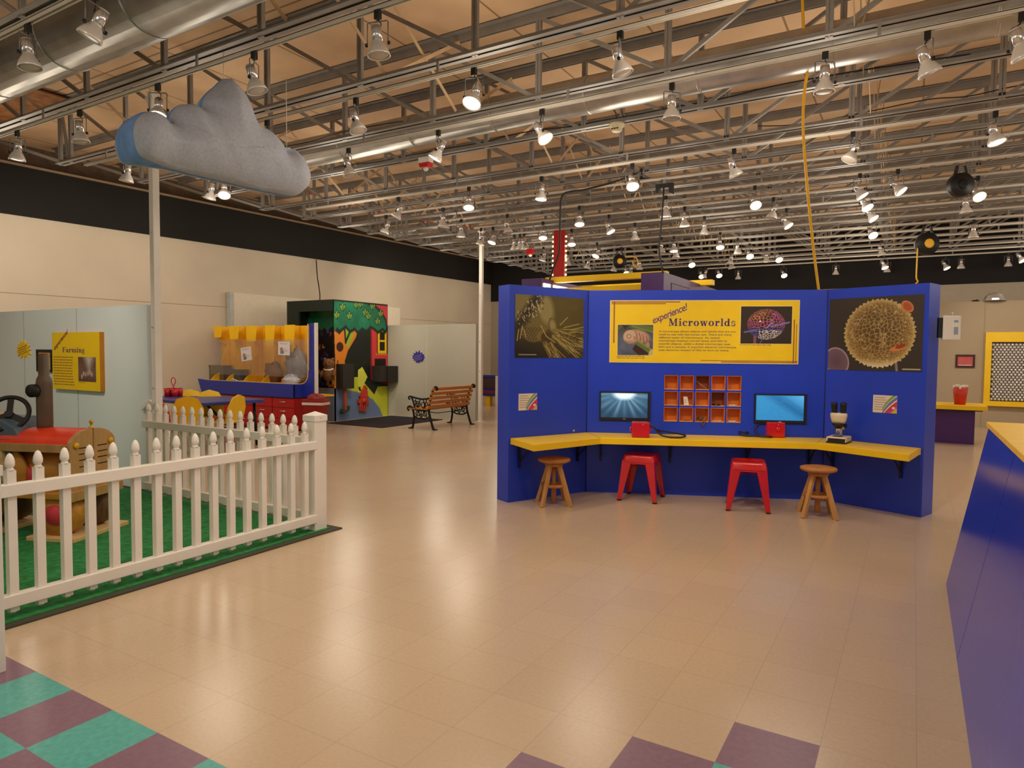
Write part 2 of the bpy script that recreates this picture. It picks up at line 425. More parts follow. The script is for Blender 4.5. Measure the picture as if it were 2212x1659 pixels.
def ceiling():
    m = mat('roof_deck', (218, 184, 146), .8, var=.1, scale=1.6)
    nt = m.node_tree; N = nt.nodes; L = nt.links; b = N['Principled BSDF']
    tc = N.new('ShaderNodeTexCoord'); br = N.new('ShaderNodeTexBrick'); br.offset = 0; br.inputs['Scale'].default_value = 1
    br.inputs['Brick Width'].default_value = 1.22; br.inputs['Row Height'].default_value = 2.3; br.inputs['Mortar Size'].default_value = .012
    br.inputs['Color1'].default_value = (1, 1, 1, 1); br.inputs['Color2'].default_value = (.88, .87, .86, 1); br.inputs['Mortar'].default_value = (.42, .38, .34, 1)
    L.new(tc.outputs['Object'], br.inputs['Vector'])
    mx = N.new('ShaderNodeMix'); mx.data_type = 'RGBA'; mx.blend_type = 'MULTIPLY'; mx.inputs['Factor'].default_value = 1
    src = b.inputs['Base Color'].links[0].from_socket
    L.new(src, mx.inputs['A']); L.new(br.outputs['Color'], mx.inputs['B']); L.new(mx.outputs['Result'], b.inputs['Base Color'])
    box(XW-.3, XR, YF, YB+.1, 4.78, 4.86).build('ceiling', m, kind='structure')
ceiling()
# free-standing partitions
PALE = mat('partition_pale', (224, 234, 236), .7, var=.02, scale=1.2); GREYP = mat('partition_grey', (188, 184, 168), .7, var=.02, scale=1.2)
def partition(name, x0, x1, y0, y1, h, m, seams=()):
    mb = box(x0, x1, y0, y1, 0, h); o = mb.build(name, m, kind='structure'); return o
partition('partition_farm', -11.2, -6.62, 3.93, 4.03, 1.885, PALE)
for i, x in enumerate((-9.15, -7.95)): box(x-.003, x+.003, 3.925, 3.931, .0, 1.88).build('trim_3', mat('seam_pale', (176, 180, 174), .7), kind='structure')
partition('partition_bench', -10.42, -7.79, 11.58, 11.68, 2.03, GREYP)
box(-9.075, -9.069, 11.576, 11.582, .0, 2.02).build('trim_4', mat('seam_light', (222, 216, 196), .7), kind='structure')
partition('partition_craft', -12.45, -12.38, 9.22, 14.6, 2.66, mat('partition_white', (226, 216, 194), .7, var=.02))
box(-12.47, -12.36, 9.13, 9.22, 0, 2.66).build('trim_5', mat('partition_edge', (186, 190, 186), .6), kind='structure')
partition('partition_back', .2, 8.9, 16.6, 16.7, 2.56, mat('partition_taupe', (176, 158, 132), .75, var=.04, scale=1))
box(1.2, 1.206, 16.594, 16.602, 0, 2.55).build('trim_6', mat('seam_taupe', (150, 134, 112), .7), kind='structure')
# the two white poles that run up into the joists
def pole(x, y, label):
    t = thing('support_pole', (x, y, 0), label, 'pole')
    box(-.035, .035, -.035, .035, .0, 3.98).build('pole_shaft', WHITE, t, bev=.004)
    box(-.075, .075, -.075, .075, 0, .012).build('base_plate', WHITE, t)
    box(-.06, .06, -.045, .045, 3.9, 3.93).build('top_bracket', WHITE, t)
    for z in (1.66, 1.05, 2.6): MB().lathe([(0.001, .0), (.011, .002), (.011, .008), (.001, .012)], 8, (0, -.036, z), Matrix.Rotation(rad(90), 4, 'X')).build('screw', CHROME, t)
pole(-6.55, 3.985, 'tall white square pole behind the cloud at the end of the pale blue partition')
pole(-7.70, 11.63, 'tall white square pole standing at the end of the grey partition behind the park bench')

# ------------------------------------------------------------------ the microworlds booth
PA, PB, PC, PD = Vector((-3.292, 5.458, 0)), Vector((-2.884, 6.342, 0)), Vector((-.743, 7.266, 0)), Vector((.1, 6.959, 0))
WL, WC, WR = Wall(PA, PB), Wall(PB, PC), Wall(PC, PD)
BH = 2.078
booth = thing('exhibit_booth', (WC.a+WC.b)/2, 'tall three-sided royal blue exhibit booth standing on the open floor', 'exhibit booth')
def miter(w0, w1, d):  # outward offset corner between two wall planes
    n0, n1 = -w0.n, -w1.n; b = (n0+n1); b = b/b.dot(n0); return w0.b+b*d
TH = .19
qA = WL.a-WL.n*TH; qB = miter(WL, WC, TH); qC = miter(WC, WR, TH); qD = WR.b-WR.n*.25; qC2 = qC
MB().prism([tuple(p.xy) for p in (PA, PB, qB, qA)], 0, BH).build('side_wall', BLUE, booth, world=True)
MB().prism([tuple(p.xy) for p in (PC, PD, qD, qC)], 0, BH).build('side_wall', BLUE, booth, world=True)
# centre wall with a recess for the pigeon holes
cx0, cz0, cw, ch_ = WC.rect(1434, 811, 1601, 912)
Mc = Matrix.Translation(PB) @ Matrix.Rotation(WC.rz, 4, 'Z'); L = WC.L; e = .0
mb = MB()
mb.box(0, cx0, e, TH, 0, BH, Mc).box(cx0+cw, L, e, TH, 0, BH, Mc).box(cx0, cx0+cw, e, TH, 0, cz0, Mc).box(cx0, cx0+cw, e, TH, cz0+ch_, BH, Mc)
mb.box(cx0, cx0+cw, TH-.01, TH, cz0, cz0+ch_, Mc)
mb.build('centre_wall', BLUE, booth, world=True)
for p in (PB, PC): MB().lathe([(.006, .0), (.006, BH-.002)], 6, p).build('corner_seam', mat('seam_navy', (18, 26, 96), .6), booth, world=True)
lab = 'orange pigeon hole rack of fifteen cells set into the blue booth wall'
cub = thing('pigeon_hole_rack', WC.at(cx0, cz0), lab, 'rack', WC.rz)
OR = mat('cubby_orange', (220, 120, 34), .55, var=.08); ORL = mat('cubby_edge', (245, 178, 92), .5, var=.04)
cols, rows = 5, 3; gw = .019; ow = (cw-gw*(cols-1)-.004)/cols; oh = (ch_-gw*(rows-1)-.004)/rows; dp = .10
cells = {}
for r_ in range(rows):
    for c_ in range(cols):
        x = .002+c_*(ow+gw); z = .002+(rows-1-r_)*(oh+gw); t_ = .0045
        mb = MB(); mb.box(x, x+ow, dp-.004, dp, z, z+oh)
        mb.box(x, x+t_, -.002, dp, z, z+oh).box(x+ow-t_, x+ow, -.002, dp, z, z+oh).box(x+t_, x+ow-t_, -.002, dp, z+oh-t_, z+oh)
        mb.build('cell', OR if (r_, c_) not in ((0, 2), (1, 3)) else mat('cubby_dark', (150, 70, 22), .6), cub)
        box(x, x+ow, -.003, dp, z, z+t_).build('cell_floor', ORL, cub)
        cells[(r_, c_)] = (x+ow/2, z+t_, ow)
mb = MB()
for c_ in range(cols-1): x = .002+(c_+1)*ow+c_*gw; mb.box(x, x+gw, -.001, .06, .0, ch_)
for r_ in range(rows-1): z = .002+(r_+1)*oh+r_*gw; mb.box(0, cw, -.0012, .06, z, z+gw)
mb.build('face_grid', BLUE, cub)
def incell(rc, dx=0, dy=.04): 
    x, z, _ = cells[rc]; p = WC.at(cx0+x+dx, cz0+z, -dy); return p
t = thing('specimen_slide_box', incell((1, 1), .0), 'small pale upright block standing in the pigeon hole rack', 'block', WC.rz)
MB().prism([(-.02, 0), (.03, 0), (.012, .085), (-.028, .085)], -.008, .012, 'y').build('block_body', WHITE, t)
box(-.02, .006, -.0095, -.008, .02, .06).build('block_label', CREAM, t)
for rc, m_, lb in (((1, 4), GREYCLOTH, 'thin pale dish lying in the right-hand cell of the middle rack row'), ((2, 4), GREYCLOTH, 'pale round dish lying in the lower right cell of the rack'), ((1, 3), DARK, 'flat black tray lying in the dark cell of the middle rack row')):
    t = thing('specimen_dish', incell(rc, -.01), lb, 'dish', WC.rz)
    MB().lathe([(.03, 0), (.042, .003), (.044, .010), (.040, .010), (.036, .005), (.001, .004)], 20).build('dish_body', m_, t)
    MB().lathe([(.012, .004), (.014, .008), (.001, .012)], 12).build('specimen', WOOD, t)
t = thing('specimen_tray', incell((2, 3), 0), 'row of small white specimens lying in the fourth cell of the bottom rack row', 'specimens', WC.rz)
for k in range(5): MB().sphere((-.04+k*.02, 0, .007), .008, 8, (1, 1, .8)).build('specimen', WHITE if k % 2 else CREAM, t)
t = thing('specimen_stick', incell((2, 1), .01), 'little dark twig lying in the second cell of the bottom rack row', 'twig', WC.rz)
MB().tube([(-.03, 0, .005), (0, .004, .006), (.03, -.004, .004)], .004, 6).build('twig_stem', DKWOOD, t); MB().tube([(0, .004, .006), (.012, .015, .008)], .002, 5).build('twig_spur', DKWOOD, t)
t = thing('rod', incell((0, 2), 0, .07), 'thin pale rod leaning across the dark top middle rack cell', 'rod', WC.rz)
MB().tube([(-.058, 0, .085), (.05, 0, .004)], .002, 6).build('rod_shaft', CREAM, t); MB().sphere((.05, 0, .005), .0035, 8).build('rod_tip', WOOD, t)
t = thing('crab_specimen', incell((2, 2), .0, .0), 'brown dried crab specimen dangling over the edge of the bottom middle rack cell', 'specimen', WC.rz)
MB().sphere((-.01, .03, .03), .03, 12, (1.2, 1, .7)).build('shell', DKWOOD, t)
for k, pth in enumerate(([(0, .01, .03), (.03, -.012, .02), (.02, -.02, -.03), (-.005, -.018, -.045)], [(0, .015, .03), (.012, -.012, .015), (0, -.02, -.035)], [(.0, .02, .04), (.04, .0, .045), (.035, -.012, .01)], [(-.02, .01, .04), (-.05, 0, .05), (-.055, .0, .02)])):
    MB().tube(pth, [.006, .005, .006, .003][:len(pth)], 6).build('claw', mat('crab_brown', (118, 74, 34), .4), t)

def card(w, px, name, label, cat, fn=None, th=.004, m=WHITE, nu=90, nv=80):
    s0, z0, ww, hh = w.rect(*px)
    t = thing(name, w.at(s0+ww/2, z0), label, cat, w.rz)
    box(-ww/2, ww/2, -th, 0, 0, hh).build('panel', m, t)
    if fn: paint('print', t, -ww/2, 0, ww, hh, -th-.0008, nu, nv, fn, PAINT)
    return t, ww, hh, th
def art_fly(U, V):
    A = Art(U, V, (88, 74, 24)); n = fbm(U*6, V*6, 1)
    A.mix((n-.3)*.8*(.3+.7*U), (112, 96, 36))
    A.mix((.55-V)*2.2*(1-U*.75)*1., (24, 18, 8))
    # eyes
    d = A.ell(.04, .9, .3, .42, .35); A.fill(d, (132, 120, 66), .1); A.mix((d-.75)*4*(d < 1), (60, 50, 20))
    d = A.ell(.36, .72, .2, .32, -.1); A.fill(d, (112, 98, 48), .08)
    d = A.ell(.43, .78, .13, .3, .12); A.fill(d, (150, 138, 84), .06); A.mix((d-.6)*2.2*(d < 1), (96, 84, 38))
    A.mix((d < .95)*((np.sin(U*210)*np.sin(V*190)) > .5)*.25, (100, 88, 44))
    d = A.ell(.24, .45, .17, .2, .3); A.fill(d, (120, 104, 52), .1)
    hx = (np.sin(U*130+V*40)*np.sin(V*125-U*30)); A.mix((d < .95)*(hx < -.15)*.85*(V < .5), (52, 42, 16)); A.mix((d < .97)*(V > .48)*.7, (112, 100, 50))
    A.mix((.11-A.seg(.02, .45, .32, 1.))*9*(n > .3), (44, 34, 12))
    rg = random.Random(3)
    for k in range(90):
        q = rg.random(); x = .03+.32*q+rg.uniform(-.09, .09); y = .5+.45*q+rg.uniform(-.12, .1); a = rg.uniform(.9, 2.4); l = rg.uniform(.012, .035)
        c = (196, 180, 140) if rg.random() > .4 else (40, 30, 12); A.line(x, y, x+l*cos(a), y+l*sin(a), .006, c)
    d = A.ell(.53, .53, .06, .13, .15); A.fill(d, (150, 136, 84), .1); A.mix((d-.5)*1.6*(d < 1), (80, 66, 26))
    d = A.ell(.4, .35, .1, .09, 0); A.fill(d, (128, 104, 40), .2)
    d = A.ell(.47, .3, .1, .13, .5); A.fill(d, (70, 54, 16), .3)
    for k in range(150):
        a = rg.uniform(-.95, .05); x = .56+rg.uniform(-.04, .1); y = .42+rg.uniform(-.12, .06); l = rg.uniform(.2, .55)
        c = [(150, 132, 66), (98, 82, 30), (60, 46, 14), (178, 160, 96)][k % 4]
        A.line(x, y, x+l*cos(a), y+l*sin(a)*.9, .0045, c)
    for k in range(46):
        a = rg.uniform(-1.35, -.8); x = .42+rg.uniform(-.03, .1); y = .24+rg.uniform(-.05, .03); l = rg.uniform(.15, .4)
        A.line(x, y, x+l*cos(a), y+l*sin(a), .005, [(160, 140, 74), (84, 66, 22)][k % 2])
    for x, y, x2, y2 in ((.64, .54, .75, .67), (.7, .5, .93, .57), (.8, .47, 1, .52), (.36, .52, .44, .35), (.44, .35, .57, .25), (.1, .5, .07, .3), (.05, .45, .03, .27), (.12, .45, .15, .33)):
        A.line(x, y, x2, y2, .006, (182, 164, 104))
    for k in range(16): A.line(.055+k*.0155, .05, .062+k*.0155, .05, .007, (180, 172, 150))
    return A.C
card(WL, (1112, 640, 1260, 773), 'insect_poster', 'sepia close-up photograph of a fly head on the left booth wing', 'poster', art_fly, nu=210, nv=200, m=DKWOOD)
def art_pollen(U, V):
    asp = .80; A = Art(U, V, (58, 49, 42)); A.mix(fbm(U*3, V*3)*.25, (74, 62, 54))
    d = A.ell(.1, .12, .14, .2, .2); A.fill(d, (118, 90, 104), .06); A.mix((d < 1)*(.8-d)*.9, (92, 66, 76)); A.mix((d > .9)*(d < 1), (176, 150, 160))
    R = .465; X = (U-.555)/(R*asp*1.02); Y = (V-.505)/R; d = np.hypot(X, Y)
    wob = .02*np.sin(np.arctan2(Y, X)*47)+.012*np.sin(np.arctan2(Y, X)*83); body = (d < .985+wob)
    z = np.sqrt(np.clip(1-d*d, 0, 1))
    k = 7.2/(.45+.55*z); d1, d2 = worley(X*k*1.1+3, Y*k*1.1, 4)
    ridge = np.clip(1-(d2-d1)*5, 0, 1)
    base = np.array((140, 104, 52.))*(.72+.28*(1-z)[..., None])+np.array((70, 62, 40.))*(np.clip(1-z, 0, 1)**1.5)[..., None]
    base += np.array((26, 20, 6.))*(-Y*.6)[..., None]
    A.mix(body*1., base); A.mix(body*ridge*.75, (226, 196, 128)); A.mix(body*(fbm(U*40, V*40, 3)-.62)*3, (244, 222, 160))
    A.mix(body*np.clip((d-.86)*5, 0, .8), (214, 194, 130)); A.mix(body*np.clip(-Y-.72, 0, 1)*3.2, (236, 226, 190))
    d = A.ell(.84, .85, .055, .085, .5); A.fill(d, (176, 86, 40), .1); A.mix((d < 1)*(d > .7)*.6, (214, 150, 90))
    d = A.ell(.755, .305, .085, .035, .35); A.fill(d, (214, 132, 66), .15); d = A.ell(.785, .33, .055, .025, .4); A.fill(d, (160, 62, 34), .15)
    A.line(.755, .0, .745, .1, .012, (150, 136, 140))
    for k in range(12): A.line(.815+k*.0145, .03, .824+k*.0145, .03, .008, (190, 190, 160))
    return A.C
card(WR, (1791, 641, 1994, 801), 'pollen_poster', 'poster of a round golden pollen grain on the right booth wing', 'poster', art_pollen, nu=240, nv=220, m=DKWOOD)
def art_card(flip=0):
    def f(U, V):
        A = Art(U, V, (236, 220, 204)); A.mix((V < .16)*.6*(U < .6), (240, 224, 170))
        q = U-.42-.5*np.clip(V, 0, 1)**1.3*.9
        cz = .1+1.15*np.clip((U-.38)/.62, 0, 1)**.55
        for off, c in ((.0, (122, 178, 62)), (-.17, (236, 226, 214)), (-.22, (120, 124, 188)), (-.42, (238, 232, 222)), (-.5, (214, 60, 60)), (-.72, (206, 70, 150)), (-.9, (214, 190, 60))):
            A.mix(((V < cz+off-.05)*(U > .4)).astype(float), c)
        d = A.ell(.86, .3, .07, .07); A.fill(d, (238, 230, 226), .3)
        rg = random.Random(5+flip)
        for r_ in range(6):
            y = .86-r_*.135; x = .07
            while x < .52-.02*r_: w = rg.uniform(.03, .1); A.line(x, y, x+w, y, .016, (150, 128, 122)); x += w+.03
        return A.C
    return f
card(WL, (1120, 850, 1160, 886), 'information_card', 'small white card with rainbow swoosh on the left booth wing below the fly poster', 'card', art_card(0), th=.002)
card(WR, (1886, 854, 1938, 892), 'information_card', 'small white card with rainbow swoosh on the right booth wing beside the microscope', 'card', art_card(1), th=.002)

# the big yellow sign
s0, z0, sw, sh = WC.rect(1317, 648.5, 1726, 785)
sign = thing('exhibit_sign', WC.at(s0, z0), 'wide yellow sign titled Microworlds across the middle of the blue booth', 'sign', WC.rz)
box(0, sw, -.006, 0, 0, sh).build('panel', mat('sign_edge', (240, 222, 160), .5), sign)
box(.008, sw-.008, -.0075, -.006, .008, sh-.008).build('face', YELSIGN, sign)
Y1, Y2, Y3 = -.0085, -.0092, -.0099
def SX(px): return (px-1317)/409*sw
def SZ(py): return sh*(1-(py-648.5)/136.5)
mb = MB(); put_text(mb, glyphs('Microworlds'), SX(1447), SZ(704.5), SX(1591)-SX(1447), SZ(688)-SZ(704.5), Y2); mb.build('title_lettering', INK, sign)
tm = text_mesh('experience!', .35, .012, .92); tmw = text_mesh('experience!', .35, .05, .92)
for tt, yy, m_ in ((tmw, Y1, PALEINK), (tm, Y2, BROWNINK)):
    mb = MB(); put_text(mb, tt, SX(1416), SZ(704), .375, .092, yy, rad(23)); mb.build('script_lettering', m_, sign)
body = ['A microscope shows objects and details that are too', 'small to see with the human eye. There are many', 'different types of microscopes. An optical', 'microscope employs curved lenses and light to', 'magnify objects, while a digital microscope uses', 'light and a camera. A scanning electron microscope', 'uses electrons instead of light to form an image.']
mb = MB(); wid = [166, 158, 132, 148, 155, 168, 153]
for i, ln in enumerate(body): put_text(mb, text_mesh(ln, 0, .018), SX(1426), SZ(719.2+i*6.75), SX(1426+wid[i])-SX(1426), .0245, Y2)
mb.build('body_lettering', BODYINK, sign)
def art_tardigrade(U, V):
    A = Art(U, V, (84, 92, 112)); n = fbm(U*4, V*4, 2); A.mix((n-.35)*1.2, (120, 130, 156)); A.mix((.5-V)*1.2*U, (64, 40, 30)); A.mix((V-.55)*2*(n+.4), (66, 54, 36))
    A.mix((V > .83+.1*np.sin(U*7))*.8, (92, 108, 50)); A.poly([(.35, 1), (1, .72), (1, .92), (.6, 1)], (104, 120, 56)); A.line(.4, .95, 1, .76, .012, (140, 156, 80)); A.poly([(.2, .85), (.35, 1), (.1, 1)], (62, 44, 34))
    A.poly([(.5, .52), (.7, .5), (.86, .3), (.98, .12), (.9, .05), (.62, .28), (.5, .4)], (104, 118, 56)); A.line(.52, .5, .95, .2, .02, (140, 150, 76)); A.poly([(.5, .36), (.7, .22), (.9, .05), (.6, .0), (.42, .2)], (60, 36, 26))
    d = A.ell(.62, .64, .32, .19, -.42); A.fill(d, (196, 158, 130), .1); A.mix((d < 1)*(d > .6)*(d-.6)*1.6, (140, 100, 84))
    d = A.ell(.36, .6, .2, .23, .2); A.fill(d, (206, 172, 146), .1); A.mix((d < 1)*np.clip(.52-V, 0, 1)*4, (122, 84, 66))
    for x, y in ((.5, .54), (.68, .5), (.85, .36)): d = A.ell(x, y, .055, .1, .3); A.fill(d, (184, 140, 116), .2)
    for k in range(5): A.stroke([(.5+.1*k, .78-.05*k), (.54+.1*k, .66-.05*k), (.55+.09*k, .52-.04*k)], .012, (132, 92, 78), False)
    d = A.ell(.32, .62, .065, .07); A.fill(d, (150, 112, 90), .2); d = A.ell(.32, .62, .04, .045); A.fill(d, (214, 186, 164), .2)
    A.poly([(.2, .5), (.3, .36), (.3, .42)], (178, 120, 50)); d = A.ell(.98, .02, .1, .18); A.fill(d, (206, 186, 120), .1)
    return A.C
def art_radiolarian(U, V):
    A = Art(U, V, (52, 40, 32)); X = (U-.5)/.37; Y = (V-.52)/.41; d = np.hypot(X, Y); z = np.sqrt(np.clip(1-d*d, 0, 1))
    k = 5./(.4+.6*z); d1, d2 = worley(X*k, Y*k, 9); rd = np.clip(1.35-(d2-d1)*4.5, 0, 1)*(d < 1)
    n = fbm(U*7, V*7, 4)[..., None]
    c = np.where((V > .62)[..., None], np.array((206, 130, 90.)), np.where((V > .42)[..., None], np.array((190, 90, 130.)), np.array((92, 96, 190.))))
    c = c*(.75+.5*n); c = np.where(((U > .6) & (V > .45))[..., None], np.array((214, 110, 160.))*(.8+.4*n), c)
    c = np.where(((V < .36) & (U > .35) & (U < .82))[..., None], np.array((236, 228, 226.)), c)
    A.mix((d < 1)*.55, (62, 34, 52)); A.mix(rd, c)
    A.line(.08, .31, .3, .36, .02, (116, 112, 176)); A.line(.6, .46, .94, .57, .022, (140, 126, 186)); A.line(.27, .2, .27, 0, .012, (176, 90, 80)); A.line(.3, .2, .3, 0, .008, (120, 110, 190)); A.line(.44, .15, .39, 0, .01, (96, 84, 140))
    A.line(.5, .42, .62, .56, .014, (150, 150, 220)); d = A.ell(.38, .6, .02, .025); A.fill(d, (255, 235, 220), .4)
    return A.C
for nm, (a, b, c, d), fn, nu, nv in (('photo_print', (1335, 702, 1413.5, 768.5), art_tardigrade, 130, 110), ('photo_print', (1602.5, 662, 1710, 741.5), art_radiolarian, 170, 130)):
    x, z, w, h = SX(a), SZ(d), SX(c)-SX(a), SZ(b)-SZ(d)
    box(x-.006, x+w+.006, Y1, -.0075, z-.006, z+h+.006).build('photo_border', PALEINK, sign)
    paint(nm, sign, x, z, w, h, Y2, nu, nv, fn, PAINT)
mb = MB()
for a, b, c, d in ((1320, 651, 1471, 653.5), (1320, 655, 1440, 657), (1325, 651, 1328, 742), (1518, 778, 1724, 779.5), (1562, 780.5, 1724, 782.5), (1714, 690, 1716.5, 783), (1719.5, 700, 1721, 783)):
    mb.box(SX(a), SX(c), Y1, -.0075, SZ(d), SZ(b))
mb.build('border_stripe', STRIPE, sign)
mb = MB(); dashes(mb, SX(1334), SX(1400), SZ(770), 2, .018, .007, Y1, 3); dashes(mb, SX(1602), SX(1672), SZ(743.5), 1, .018, .006, Y1, 4); mb.build('caption_lettering', BODYINK, sign)

# monitors
def art_rays(U, V):
    A = Art(U, V, (44, 74, 104)); r = np.hypot((U-.5)*1.3, V-1.05); a = np.arctan2(V-1.02, U-.5)
    st = vnoise(a*9+3, r*1.2, 2); A.mix(np.clip(1-r*1.0, 0, 1)*.8, (96, 146, 178)); A.mix(np.clip(st-.45, 0, 1)*2.2*np.clip(1.15-r, 0, 1), (120, 160, 180))
    A.mix((1-V)*.5*(1-st), (22, 40, 60)); A.mix(np.clip(1.1-A.ell(.5, 1.0, .27, .3), 0, 1)*2.2, (206, 230, 248)); return A.C
def art_blue(U, V):
    A = Art(U, V, (44, 120, 176)); q = U*.9+V*.75; A.mix(np.clip(1-np.abs(q-1.05)*4, 0, 1)*.7, (26, 74, 128)); A.mix(np.clip(q-1.22, 0, 1)*2.4, (92, 166, 222)); A.mix((V-.1)*.3*(1-U), (64, 150, 200)); A.mix(.2*fbm(U*20, V*20), (80, 160, 210)); return A.C
for (a, b, c, d), fn, lb in (((1295, 846, 1403, 907), art_rays, 'flat monitor showing pale rays of light, left of the pigeon hole rack'), ((1629, 851, 1740, 913), art_blue, 'flat monitor with a plain blue picture, right of the pigeon hole rack')):
    s0, z0, w, h = WC.rect(a, b, c, d); t = thing('monitor', WC.at(s0, z0), lb, 'monitor', WC.rz)
    mb = MB(); mb.box(0, w, -.022, 0, 0, .024).box(0, w, -.022, 0, h-.014, h).box(0, .014, -.022, 0, .02, h-.01).box(w-.02, w, -.022, 0, .02, h-.01).box(.01, w-.01, -.012, 0, .01, h-.005)
    mb.build('bezel', BLACK, t)
    paint('screen', t, .014, .024, w-.034, h-.038, -.0135, 70, 50, fn, SCREEN)
    MB().box(w*.47, w*.53, -.0228, -.022, .008, .014).build('badge', CHROME, t)
    MB().box(-.004, w+.018, -.0025, 0, -.018, h+.004).build('mounting_plate', mat('slot_navy', (30, 46, 140), .6), t)

# counter
CZ = .62
cpts = [PA+WL.n*.004, PB+(WL.n+WC.n)*.004, PC+(WC.n+WR.n)*.004, PD+WR.n*.004, Zp(2003, 969, CZ), Zp(1964, 982, CZ), Zp(1764, 957, CZ), Zp(1297, 946, CZ), Zp(1153, 961, CZ), Zp(1100, 948, CZ)]
cpts[3] = PD-WR.e*.02+WR.n*.004
cpts[4] = PD-WR.e*.02+WR.n*.05
ctr = thing('counter_top', WC.at(1.1, CZ-.06, .15), 'yellow laminate counter running along all three sides of the blue booth', 'counter')
cp = [cpts[0]+WL.e*.02, cpts[1], cpts[2], cpts[3], cpts[4], cpts[5], cpts[6], cpts[7], cpts[8], PA+WL.e*.02+WL.n*.06]
MB().prism([tuple(p.xy) for p in cp], CZ-.06, CZ).build('worktop', YEL, ctr, world=True, bev=.003)
mb = MB(); mb.bar(Vector((*cp[2].xy, CZ+.0008)), Vector((*cp[6].xy, CZ+.0008)), .003, .002); mb.bar(Vector((*cp[1].xy, CZ+.0008)), Vector((*cp[7].xy, CZ+.0008)), .003, .002)
mb.build('joint_line', mat('joint_brown', (176, 128, 10), .6), ctr, world=True)
for w, s in ((WL, .12), (WL, .85), (WC, .15), (WC, .85), (WC, 1.6), (WC, 2.2), (WR, .1), (WR, .72)):
    mb = MB(); p = w.at(s, 0, .002); n = w.n
    mb.bar(p+n*.012+Vector((0, 0, .33)), p+n*.012+Vector((0, 0, CZ-.062)), .03, .02, w.e); mb.bar(p+n*.01+Vector((0, 0, CZ-.072)), p+n*.2+Vector((0, 0, CZ-.072)), .03, .018); mb.bar(p+n*.012+Vector((0, 0, .38)), p+n*.19+Vector((0, 0, CZ-.08)), .014, .01)
    mb.build('bracket', mat('bracket_navy', (16, 20, 60), .5), ctr, world=True)
t = tag(MB().lathe([(.001, 0), (.011, .001), (.012, .006), (.009, .008), (.001, .008)], 12, (0, 0, 0), Matrix.Rotation(rad(90), 4, 'X')).build('wall_bolt', CHROME), 'small silver bolt on the left booth wing just above the counter', 'bolt')
q = WL.sz(1239, 930); t.location = WL.at(q[0], q[1], .0); t.rotation_euler = (0, 0, WL.rz)

# red push-button boxes and their cables
for (px, py), side, lb, hole in (((1383, 944), -1, 'red control box with black cable on the counter below the left monitor', (1420, 930)), ((1673, 944), 1, 'red control box with looped black cable on the counter below the right monitor', (1614, 935))):
    p = Zp(px, py, CZ); t = thing('control_box', p, lb, 'control box', WC.rz)
    box(-.085, .085, -.06, .06, .004, .15).build('housing', RED, t, bev=.008)
    box(-.08, .08, -.055, .055, 0, .004).build('base_pad', BLACK, t)
    Mx = Matrix.Rotation(rad(90), 4, 'Y')
    if side < 0:
        for sx in (-1, 1): MB().lathe([(.022, 0), (.022, .012), (.016, .018), (.001, .019)], 16, (sx*.085, 0, .08), Matrix.Rotation(rad(90*sx), 4, 'Y')).build('button', RED, t)
    else: MB().lathe([(.024, 0), (.024, .008), (.018, .014), (.001, .015)], 18, (.02, -.06, .085), Matrix.Rotation(rad(90), 4, 'X')).build('button', RED, t)
    MB().sphere((.02, -.0605, .128), .004, 8).build('indicator', WHITE, t)
    h = WC.sz(*hole); g = MAT[t.name].inverted() @ WC.at(h[0], h[1], 0)
    if side < 0: path = [(.083, 0, .11), (.13, -.01, .10), (.19, -.03, .03), (.28, -.05, .012), (.38, -.05, .012), (.43, 0, .02), (.40, .05, .03), tuple(g)]
    else: path = [(-.083, .02, .13), (-.15, .02, .125), (-.185, 0, .07), (-.15, -.05, .02), (-.05, -.09, .012), (-.09, -.11, .012), (-.2, -.06, .012), (-.3, -.03, .012), (-.335, .03, .04), tuple(g)]
    MB().tube(spline(path), .0085, 8).build('cable', BLACK, t)
    MB().lathe([(.016, 0), (.016, .006), (.011, .006), (.011, .001)], 14, tuple(g), Matrix.Rotation(rad(90), 4, 'X')).build('grommet', BLACK, t)

# microscope
p = Zp(1811, 956, CZ); t = thing('microscope', p, 'white stereo microscope with black eyepieces on the right end of the counter', 'microscope', WC.rz+rad(-32))
IV = mat('ivory_enamel', (232, 214, 186), .35, var=.03)
MB().prism([(-.085, .012), (.085, .012), (.085, .055), (.075, .06), (-.075, .06), (-.085, .055)], -.09, .12, 'y').build('base', IV, t, bev=.006)
mb = MB(); mb.box(-.086, .086, -.0915, .121, 0, .014); mb.prism([(-.075, .01), (.075, .01), (.08, .046), (-.07, .046)], -.093, -.088, 'y'); mb.build('base_trim', BLACK, t)
MB().lathe([(.045, .06), (.045, .064), (.001, .064)], 20, (0, -.03, 0)).build('stage', mat('stage_glass', (70, 74, 80), .1), t)
MB().tube([(0, .07, .06), (0, .07, .2)], .014, 10).build('pillar', CHROME, t)
mb = MB(); mb.bar((0, .07, .155), (0, -.01, .155), .05, .05); mb.box(-.03, .03, .04, .1, .12, .19); mb.build('arm', IV, t, bev=.006)
for sx in (-1, 1): MB().lathe([(.02, 0), (.022, .012), (.018, .02), (.001, .02)], 14, (sx*.03, .07, .155), Matrix.Rotation(rad(90*sx), 4, 'Y')).build('focus_knob', BLACK, t)
MB().lathe([(.028, .135), (.05, .165), (.056, .18), (.04, .185)], 20, (0, -.02, 0)).build('lens_ring', BLACK, t)
MB().lathe([(.018, .085), (.02, .13), (.028, .14)], 14, (0, -.02, 0)).build('objective', CHROME, t)
MB().tube([(.03, .02, .06), (-.02, -.01, .1)], .006, 8).build('lamp_stem', CHROME, t)
